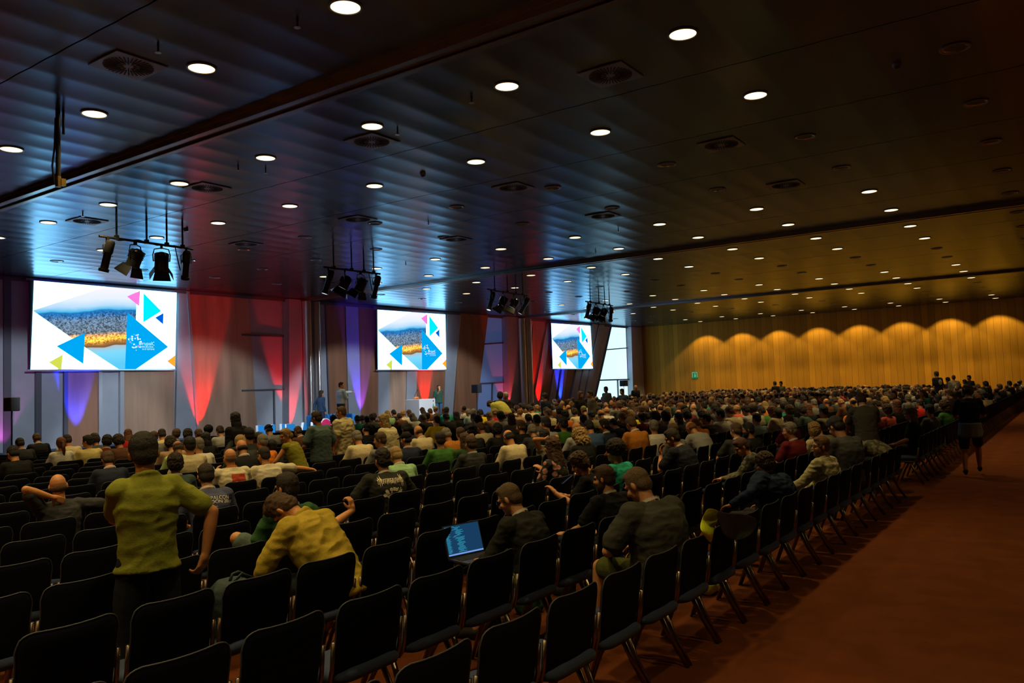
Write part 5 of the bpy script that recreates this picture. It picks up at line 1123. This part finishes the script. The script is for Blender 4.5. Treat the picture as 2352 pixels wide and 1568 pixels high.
    o = m.build('tied_sweater', M_fab, w_, True); o.color = (.15,.15,.14,1); sd = o.modifiers.new('s','SOLIDIFY'); sd.thickness = .012
    laptop('open laptop held by the man walking along the rear aisle', w_.matrix_world@Vector((0,.46,1.02)), -1.45, 1.9, .95, 'white')
    # --- on the stage
    hero('presenter on stage in pale blue shirt stretching one arm to the right', 783, 877, dict(seated=False, lean=(.0,.0,.04), head=(.05,-.6,0), hair='crop', sleeve='long', collar=True, hem=.02, sh=.20, loose=1.8, armR=((.22,.10,1.10),(.02,.26,1.12),(-.8,.4,.1),(0,0,1)), armL=((-.20,.32,1.30),(-.10,.58,1.32),(.1,1,0),(0,0,1))), dict(shirt=(.50,.62,.72), trousers=(.05,.06,.10), hair=HAIRC['d'], skin=SKINC['p']), y=22.3, rz=-1.75, floor=SH, res=1.6)
    hero('woman on stage in dark blue jacket with shoulder-length dark hair', 738, 896, dict(seated=False, lean=(.0,.02,.05), head=(.1,-.6,0), hair='long', fem=True, sleeve='long', hem=.12, sh=.18, armL=((-.34,-.05,1.10),(-.28,-.12,.88),(0,-.2,-1),(-1,0,0))), dict(shirt=(.03,.06,.12), trousers=(.03,.04,.08), hair=HAIRC['d'], skin=SKINC['p']), y=21.6, rz=-1.6, floor=SH, res=1.6)
    hero('presenter in dark green t-shirt and jeans holding a microphone by the lectern', 1007, 883, dict(seated=False, lean=(.0,.02,.05), head=(.1,.2,0), hair='crop', beard=1, hem=.08, sh=.19, armL=((.26,.12,1.18),(.06,.26,1.40),(0,.1,1),(0,1,0))), dict(shirt=(.035,.10,.07), trousers=(.05,.14,.26), hair=HAIRC['b'], skin=SKINC['p']), y=21.9, rz=2.7, floor=SH, res=1.6)
    # --- standing at the front and along the far side
    for lab, px, py, d, h, hc, col, rz, kw in [
        ('man in black suit standing left of the pink column by the stage', 1149, 899, 26, 'curly', 'k', (.02,.012,.012), -1.3, {}), ('person with lit grey hair standing beside the black-suited man near the pink column', 1161, 900, 27, 'short', 'w', (.05,.03,.03), 1.2, {}),
        ('man in dark suit standing before the red-lit slanted strips', 1250, 901, 24.5, 'short', 'k', (.012,.016,.03), 0, {}), ('woman with long hair in black jacket clasping her hands near the front', 1333, 898, 25, 'long', 'b', (.014,.012,.012), 2.9, dict(fem=True)),
        ('man in brown jacket standing beside the long-haired woman near the front', 1355, 896, 25.5, 'short', 'k', (.10,.08,.05), .9, {}), ('man in grey t-shirt silhouetted against the bright window', 1391, 887, 33, 'short', 'b', (.13,.14,.14), 1.3, dict(sleeve='short')),
        ('man in grey jacket bending before the bright window', 1428, 892, 31, 'short', 'k', (.06,.07,.09), 1.3, dict(lean=(.2,.35,.4))), ('person in black standing by the purple corner column', 1460, 884, 40, 'bald', 'k', (.012,.012,.014), 2.6, {}),
        ('man in black t-shirt standing in the crowd before the wood wall', 1779, 875, 40, 'short', 'k', (.012,.012,.012), -.5, dict(sleeve='short')), ('person in olive top standing close behind the black t-shirted man at the wood wall', 1793, 875, 41, 'bun', 'k', (.10,.10,.05), 1.2, dict(fem=True)),
        ('tall man standing in black t-shirt with round pale emblem on his back', 2150, 852, 36, 'short', 'k', (.012,.012,.012), -.7, dict(sleeve='short')), ('person in grey shirt standing right of the tall man with the emblem', 2190, 861, 36, 'short', 'd', (.17,.15,.13), -1.4, {}),
        ('dark-haired person half hidden beside the grey-shirted one at the wood wall', 2176, 866, 37, 'curly', 'k', (.04,.03,.03), .4, {}), ('man in black jacket standing near the right end of the crowd', 2225, 861, 36, 'short', 'k', (.014,.013,.012), .9, {}),
        ('dark-haired woman standing left of the black-jacketed man at right', 2215, 873, 36, 'long', 'k', (.03,.02,.02), .3, dict(fem=True))]:
        dd = ray(px, py); P0 = Vector(CAM+dd*d/np.dot(RW.T@dd, [0,0,1]))
        K = dict(seated=False, lean=(0,.03,.08), head=(.15,0,0), hair=h, sleeve='long', hem=.12, loose=1.5); K.update(kw)
        t, i = hero(lab, px, py, K, dict(shirt=col, trousers=(.012,.012,.014), hair=HAIRC[hc], skin=SKINC['b']), y=P0.y, rz=rz, res=2.)
        if 'emblem' in lab: print_on(i, t, [[[(.09*math.cos(a), .11*math.sin(a)) for a in [2*PI*k/20 for k in range(20)]]]], 'emblem', mat('print_grey', (.3,.28,.2), .8), 0, 2)
    # bent orange and lime backs
    hero('person in bright orange shirt bent double at the right of the crowd', 2184, 886, dict(seated=True, lean=(.8,1.0,1.1), head=(1.4,0,0), hair='short', fat=1.1), dict(shirt=(1.,.25,.01), hair=HAIRC['k']), r=assign(2184,886)[1], res=2.)
    hero('person in yellow-green shirt bent over above the crowd near the blue glass', 1119, 926, dict(seated=False, pelvis=(0,0,.86), lean=(.5,.9,1.1), head=(1.5,0,0), hair='short', sleeve='long', loose=2.5, fat=1.1), dict(shirt=(.50,.48,.10), hair=HAIRC['d']), y=rowy(14), res=2.)
# ------------------------------------------------------------------ build the audience
place_heroes()
for (px, py, h, hc, sc, fl) in T:
    c, r, n, P = assign(px, py, r0=1 if '+' in fl else 0)
    pose = 'fwd' if 'F' in fl else ('turnL' if 'l' in fl else ('turnR' if 'r' in fl else RSK.choice(['up','down','down','tilt'])))
    d = math.hypot(P.x, P.y)
    words = 'seated person with %s in %s %s' % (hair_words(h, hc), sc, 'long-sleeved shirt' if 's' in fl else 'shirt')
    if 'L' in fl: words += ' and pale lanyard'
    if 'g' in fl: words = words.replace('hair in', 'hair and glasses in')
    rz = -.42*math.atan2(P.x, P.y)+RSK.uniform(-.18,.18)
    t = generic(words, P.x, P.y, 1.2, pose, h, HAIRC[hc], SC[sc], fl, 'seated audience', 1.3 if d < 12 else 2.0, rz)
    solve_seat(t, topof(LASTP[0], h), px, py, r, rz)
    PEOPLE.append((t, px, py, words))
# ------------------------------------------------------------------ the packed rest of the audience and the chairs
EXP = [(p[1], p[2]) for p in PEOPLE]
def inview(x, y, z, m=30): px, py, d = pix((x,y,z)); return d > .5 and -m < px < 2352+m and -m < py < 1568+m
fill = []
for r in range(0, 19):
    for n, x in seats_in_row(r):
        if (r, n) in USED: continue
        zt = RSK.uniform(1.12,1.26); xx = x+RSK.uniform(-.05,.05); px, py, d = pix((xx, rowy(r)+HEADY, zt))
        if d < 3 or not(-10 < px < 2360) or px < 850: continue
        lim = 950 if px < 1150 else (958 if px < 1440 else (950 if px < 2080 else 925))
        if py > lim: continue
        if x > 15 and r < 3 and RSK.random() < (.75,.55,.25)[r]: continue
        if RSK.random() < .07: continue
        hp = .18*F/d
        if any(abs(px-a) < hp*.75 and abs(py-b) < hp*.95 for a, b in EXP): continue
        fill.append((d, r, n, xx, zt, px, py))
fill.sort()
NIND = 300 - len(PEOPLE)
HW = ['short']*9+['curly']*3+['crop']*3+['balding']*2+['bald','long','long','bob','bob','afro','tall','tall','bun']
HCW = 'kkkdddddbbbbbblgor'
SW = ['black']*5+['charcoal']*5+['dark grey']*5+['navy']*4+['grey']*3+['light grey']*2+['white']*2+['cream']*2+['olive','dark green','brown','tan','dark red','red','teal','blue','light blue','slate green','khaki','rust orange','pale yellow','coral']
rest = []
for f in fill:
    h = RSK.choice(HW); hc = RSK.choice(HCW); sc = RSK.choice(SW)
    if len(PEOPLE) < 300:
        d, r, n, xx, zt, px, py = f
        fl = ('f' if h in ('long','bob','bun') else '') + ('L' if RSK.random() < .25 else ''); pose = RSK.choice(['up','up','down','down','tilt','turnL','turnR'])
        words = 'seated person with %s in %s shirt' % (hair_words(h, hc), sc)
        t = generic(words, xx, rowy(r)+HEADY, zt, pose, h, HAIRC[hc], SC[sc], fl, 'seated audience', 2.0, -.42*math.atan2(xx, rowy(r))+RSK.uniform(-.2,.2))
        s = zt/topof(LASTP[0], h).z; t.scale = (s,)*3; t.location = (xx, rowy(r)+.17, 0)
        USED[(r,n)] = 1; PEOPLE.append((t, px, py, words))
    else: rest.append((f, h, hc, sc))
# far people: one continuous crowd nobody could count
def crowd_mesh(rest):
    V = []; Fc = []; COL = []
    ball = MB().ball((0,0,0), 1, 10); bv = np.array(ball.v); bf = ball.f
    n0 = 0
    for (d, r, n, xx, zt, px, py), h, hc, sc in rest:
        s = zt/1.22; yaw = RSK.uniform(-.5,.1); R = np.array([[math.cos(yaw),-math.sin(yaw),0],[math.sin(yaw),math.cos(yaw),0],[0,0,1]])
        base = np.array([xx, rowy(r)+.17, 0]); sk = RSK.choice([SKINC['a'],SKINC['a'],SKINC['b'],SKINC['p']]); tilt = RSK.uniform(0,.06)
        parts = [((0,.07+tilt,1.09),(.075,.094,.12),sk), ((0,.045+tilt,1.125),(.083,.092,.095),HAIRC[hc]) if h != 'bald' else ((0,.05+tilt,1.05),(.078,.08,.06),sk), ((0,.02,.96),(.05,.05,.08),sk),
                 ((0,-.0,.80),(.21,.125,.17),SC[sc]), ((0,-.02,.62),(.18,.135,.22),SC[sc]), ((-.21,.03,.78),(.055,.06,.16),SC[sc]), ((.21,.03,.78),(.055,.06,.16),SC[sc]), ((0,.22,.50),(.17,.26,.08),(.03,.03,.04))]
        if h in ('long','bob','bun'): parts.append(((0,-.01+tilt,1.03),(.088,.055,.13),HAIRC[hc]))
        for c, rr, col in parts:
            q = (bv*np.array(rr)+np.array(c))*s; q = q@R.T+base; V.append(q); Fc += [tuple(i+n0 for i in f) for f in bf]; n0 += len(bv); COL.append(np.tile(np.array([*col,1.]), (len(bv),1)))
    V = np.concatenate(V); COL = np.concatenate(COL)
    me = bpy.data.meshes.new('crowd'); me.from_pydata(V.tolist(), [], Fc); me.update()
    a = me.color_attributes.new('Col', 'FLOAT_COLOR', 'POINT'); a.data.foreach_set('color', COL.ravel())
    m = mat('crowd_cloth_and_hair', (.5,.5,.5), .8); N, L = m.node_tree.nodes, m.node_tree.links; at_ = N.new('ShaderNodeVertexColor'); at_.layer_name = 'Col'; L.new(at_.outputs[0], N['Principled BSDF'].inputs['Base Color'])
    o = link('seated_crowd', me, None, m, True); tag(o, 'packed mass of distant seated people filling the far rows before the wood wall', 'crowd', None, 'stuff'); return o
print('FILL', len(fill), 'PEOPLE', len(PEOPLE), 'REST', len(rest))
if rest: crowd_mesh(rest)
# ------------------------------------------------------------------ labels: make each person's words single that person out
def finish_labels(PE):
    from collections import Counter
    base = [[t, px, py, w or t['label'], w is not None] for t, px, py, w in PE]
    strip = lambda w: w.replace(' and pale lanyard','').replace('seated person with ','').replace('long-sleeved ','').replace(' and glasses','')
    cnt = Counter(b[3] for b in base); sc_ = Counter(strip(b[3]) for b in base)
    lm = [b for b in base if b[4] and sc_[strip(b[3])] == 1]; used = set(b[3] for b in base if cnt[b[3]] == 1)
    for t, px, py, w, g in base:
        if cnt[w] == 1: t['label'] = w; continue
        near = sorted(lm, key=lambda u: (u[1]-px)**2+(2*(u[2]-py))**2); own = 'person with ' + strip(w); done = False
        for u in near[:30]:
            dx, dy = u[1]-px, u[2]-py
            rel = ('left of' if dx > 0 else 'right of') if abs(dx) > abs(dy)*1.2 else ('before' if dy < 0 else 'behind')
            c = '%s, %s the one with %s' % (own, rel, strip(u[3]))
            if len(c.split()) > 16: c = '%s, %s %s' % (own, rel, strip(u[3]))
            if len(c.split()) > 16 or c in used: continue
            used.add(c); t['label'] = c; done = True; break
        if not done: t['label'] = own+' in the packed rows'
finish_labels(PEOPLE)
# ------------------------------------------------------------------ chairs in rows
seats = []
for r in range(0, 19):
    for n, x in seats_in_row(r):
        y = rowy(r)
        if inview(x, y, .78, 90) or inview(x, y+.2, .4, 60): seats.append((math.hypot(x, y), r, n, x, y))
seats.sort()
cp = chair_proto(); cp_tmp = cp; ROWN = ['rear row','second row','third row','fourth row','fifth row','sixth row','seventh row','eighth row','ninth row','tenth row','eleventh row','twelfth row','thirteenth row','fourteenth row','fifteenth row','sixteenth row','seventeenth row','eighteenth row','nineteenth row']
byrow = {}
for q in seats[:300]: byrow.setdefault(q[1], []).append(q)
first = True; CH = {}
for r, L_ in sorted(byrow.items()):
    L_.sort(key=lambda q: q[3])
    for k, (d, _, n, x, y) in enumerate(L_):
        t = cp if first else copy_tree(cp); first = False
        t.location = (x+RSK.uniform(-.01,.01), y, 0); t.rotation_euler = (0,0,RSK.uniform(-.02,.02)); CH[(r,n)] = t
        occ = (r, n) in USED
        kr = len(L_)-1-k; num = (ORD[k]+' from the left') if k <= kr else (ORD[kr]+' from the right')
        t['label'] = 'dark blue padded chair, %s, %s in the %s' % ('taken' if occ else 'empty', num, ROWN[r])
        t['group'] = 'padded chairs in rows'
def chair_mass(L_):
    V = []; Fc = []; MI = []; n0 = 0
    b = MB(); b.box((0,-.0,.59),(.49,.035,.38)); b.cm = 0; b.box((0,.215,.41),(.47,.44,.05))
    for s in (-1,1): b.box((s*.235,.2,.2),(.02,.30,.02)); b.tube([(s*.226,.17,.36),(s*.25,-.02,0)],.017,5); b.tube([(s*.226,.23,.36),(s*.25,.40,0)],.017,5)
    bv = np.array(b.v)
    for d, r, n, x, y in L_: V.append(bv+np.array([x,y,0])); Fc += [tuple(i+n0 for i in f) for f in b.f]; MI += [0]*12+[1]*(len(b.f)-12); n0 += len(bv)
    me = bpy.data.meshes.new('chair_rows'); me.from_pydata(np.concatenate(V).tolist(), [], Fc); me.update()
    o = link('chair_rows', me, None, [M_cloth_shade, M_tube]); me.polygons.foreach_set('material_index', MI); tag(o, 'remaining rows of dark blue chairs beneath the distant crowd', 'chairs', None, 'stuff')
chair_mass(seats[300:]); print('SEATS', len(seats))
# ------------------------------------------------------------------ things left on and under the chairs
def at_seat(r, n): return 3.62+.545*n, rowy(r)
x, y = at_seat(2, -1)
q = ony(552, 1335, rowy(2)+.2)
t = thing('backpack', 'dark teal backpack lying on the chair behind the yellow-jacketed person', 'backpack', (q.x-.02, rowy(2)+.22, .44)); M_bp = mat('teal_nylon', (.018,.038,.040), .7, bump=.3, bscale=90)
B = Blob(); I4 = Matrix.Identity(4); B.loft([((0,0,.0),(1,0,0),(0,1,0),.15,.17),((0,0,.12),(1,0,0),(0,1,0),.165,.18),((-.01,.0,.22),(1,0,0),(0,1,0),.15,.16),((-.01,0,.30),(1,0,0),(0,1,0),.08,.09)], 24, 3.); link('body', remesh(B, .01, 4, .008, 8), t, M_bp)
MB().tube([(-.12,-.17,.05),(-.19,-.15,.16),(-.14,-.10,.29),(.0,-.06,.34),(.09,-.08,.29)], .014, 8, flat=.5).build('strap', M_bp, t, True); MB().tube([(-.04,.0,.30),(-.02,.0,.34),(.02,0,.345),(.05,0,.33),(.06,0,.29)], .009, 8).build('carry_handle', M_bp, t, True)
MB().tube([(-.14,-.15,.20),(0,-.18,.22),(.14,-.15,.20)], .005, 6).build('zip', M_blackm, t)
def cloth_thing(name, label, pts, m_, cat, wr=.012, v=.012, parts=None):
    B = Blob()
    for a, b, ra, rb in pts: B.cap(a, b, ra, rb)
    o = link(name, remesh(B, v, 4, wr, 10), None, m_); tag(o, label, cat); return o
hv = mat('hi_vis_cloth', (.85,1.,.02), .75, bump=.4, bscale=40)
a = ony(1625,1165,2.32); b = ony(1645,1180,2.30)
def sheet(name, label, cat, prof, m_, th=.012):
    """prof: grid rows of world points -> thick cloth sheet"""
    m = MB(); nr = len(prof); nc = len(prof[0])
    for r_ in prof: m.v += [tuple(p) for p in r_]
    for i in range(nr-1):
        for j in range(nc-1): m.f.append((i*nc+j, i*nc+j+1, (i+1)*nc+j+1, (i+1)*nc+j)); m.m.append(0)
    o = m.build(name, m_, None, True); sd = o.modifiers.new('s','SOLIDIFY'); sd.thickness = th; sb = o.modifiers.new('u','SUBSURF'); sb.levels = 2; sb.render_levels = 2; tag(o, label, cat); return o
g = [[(1622,1163),(1640,1166),(1655,1172)],[(1612,1185),(1632,1187),(1648,1192)],[(1603,1212),(1625,1206),(1640,1214)],[(1612,1225),(1628,1232),(1636,1228)],[(1626,1240),(1630,1246),(1634,1240)]]
sheet('hi_vis_vest', 'bright yellow-green high-visibility jacket hanging at the denim-jacketed person\'s chair', 'jacket', [[ony(px, py, 2.10+.05*((i*2+j*3) % 3)) for j, (px, py) in enumerate(r_)] for i, r_ in enumerate(g)], hv)
q = onz(1629, 1345, .06); cloth_thing('yellow_bag', 'yellow-green bag on the floor under the rear row chairs', [((q.x-.07,q.y,.07),(q.x+.07,q.y,.06),.07,.06)], hv, 'bag')
q = onz(1225, 1393, .05); cloth_thing('green_bag', 'green cloth bag on the carpet under the rear chairs', [((q.x-.06,q.y+.05,.07),(q.x+.06,q.y,.06),.075,.06),((q.x,q.y,.12),(q.x,q.y,.15),.05,.03)], mat('green_bag_cloth', (.02,.12,.07), .8), 'bag')
g = [[(1640,1166),(1668,1180),(1700,1176),(1742,1188)],[(1645,1190),(1672,1198),(1705,1205),(1738,1210)],[(1652,1212),(1680,1222),(1702,1228),(1728,1226)],[(1660,1230),(1680,1240),(1695,1243),(1712,1236)]]
sheet('black_jacket', 'crumpled black jacket over the chair back beneath the denim jacket', 'jacket', [[ony(px, py, 2.06+.05*((i*3+j*2) % 3)) for j, (px, py) in enumerate(r_)] for i, r_ in enumerate(g)], mat('black_jacket_cloth', (.02,.02,.018), .7, bump=.6, bscale=25))
# small lit devices
t = laptop('laptop with bright cyan screen held low in the middle empty rows', onz(1024,1054,.80)+Vector((0,-.12,-.19)), .2, 1.9, 1., 'cyan')
def phone(lab, px, py, y, rz, col):
    t = thing('phone', lab, 'phone', ony(px, py, y), rz); MB().box((0,0,0), (.075,.010,.15)).build('body', M_black, t, bevel=.003)
    MB().box((0,-.0055,0), (.068,.001,.14)).build('screen', mat('phone_screen_%d' % px, (0,0,0), .3, emit=col, es=1.), t); t.rotation_euler = (.9,0,rz)
phone('phone with bluish screen held up in the crowd right of the bowed man', 2003, 938, 3.9, .3, (.3,.5,.8)); phone('phone in the hands of the woman with the bunned curly hair', 1302, 1100, rowy(2)+.55, .2, (.03,.03,.05)); phone('lit phone beyond the walking man', 2254, 954, 2.1, 0, (.35,.7,.9))
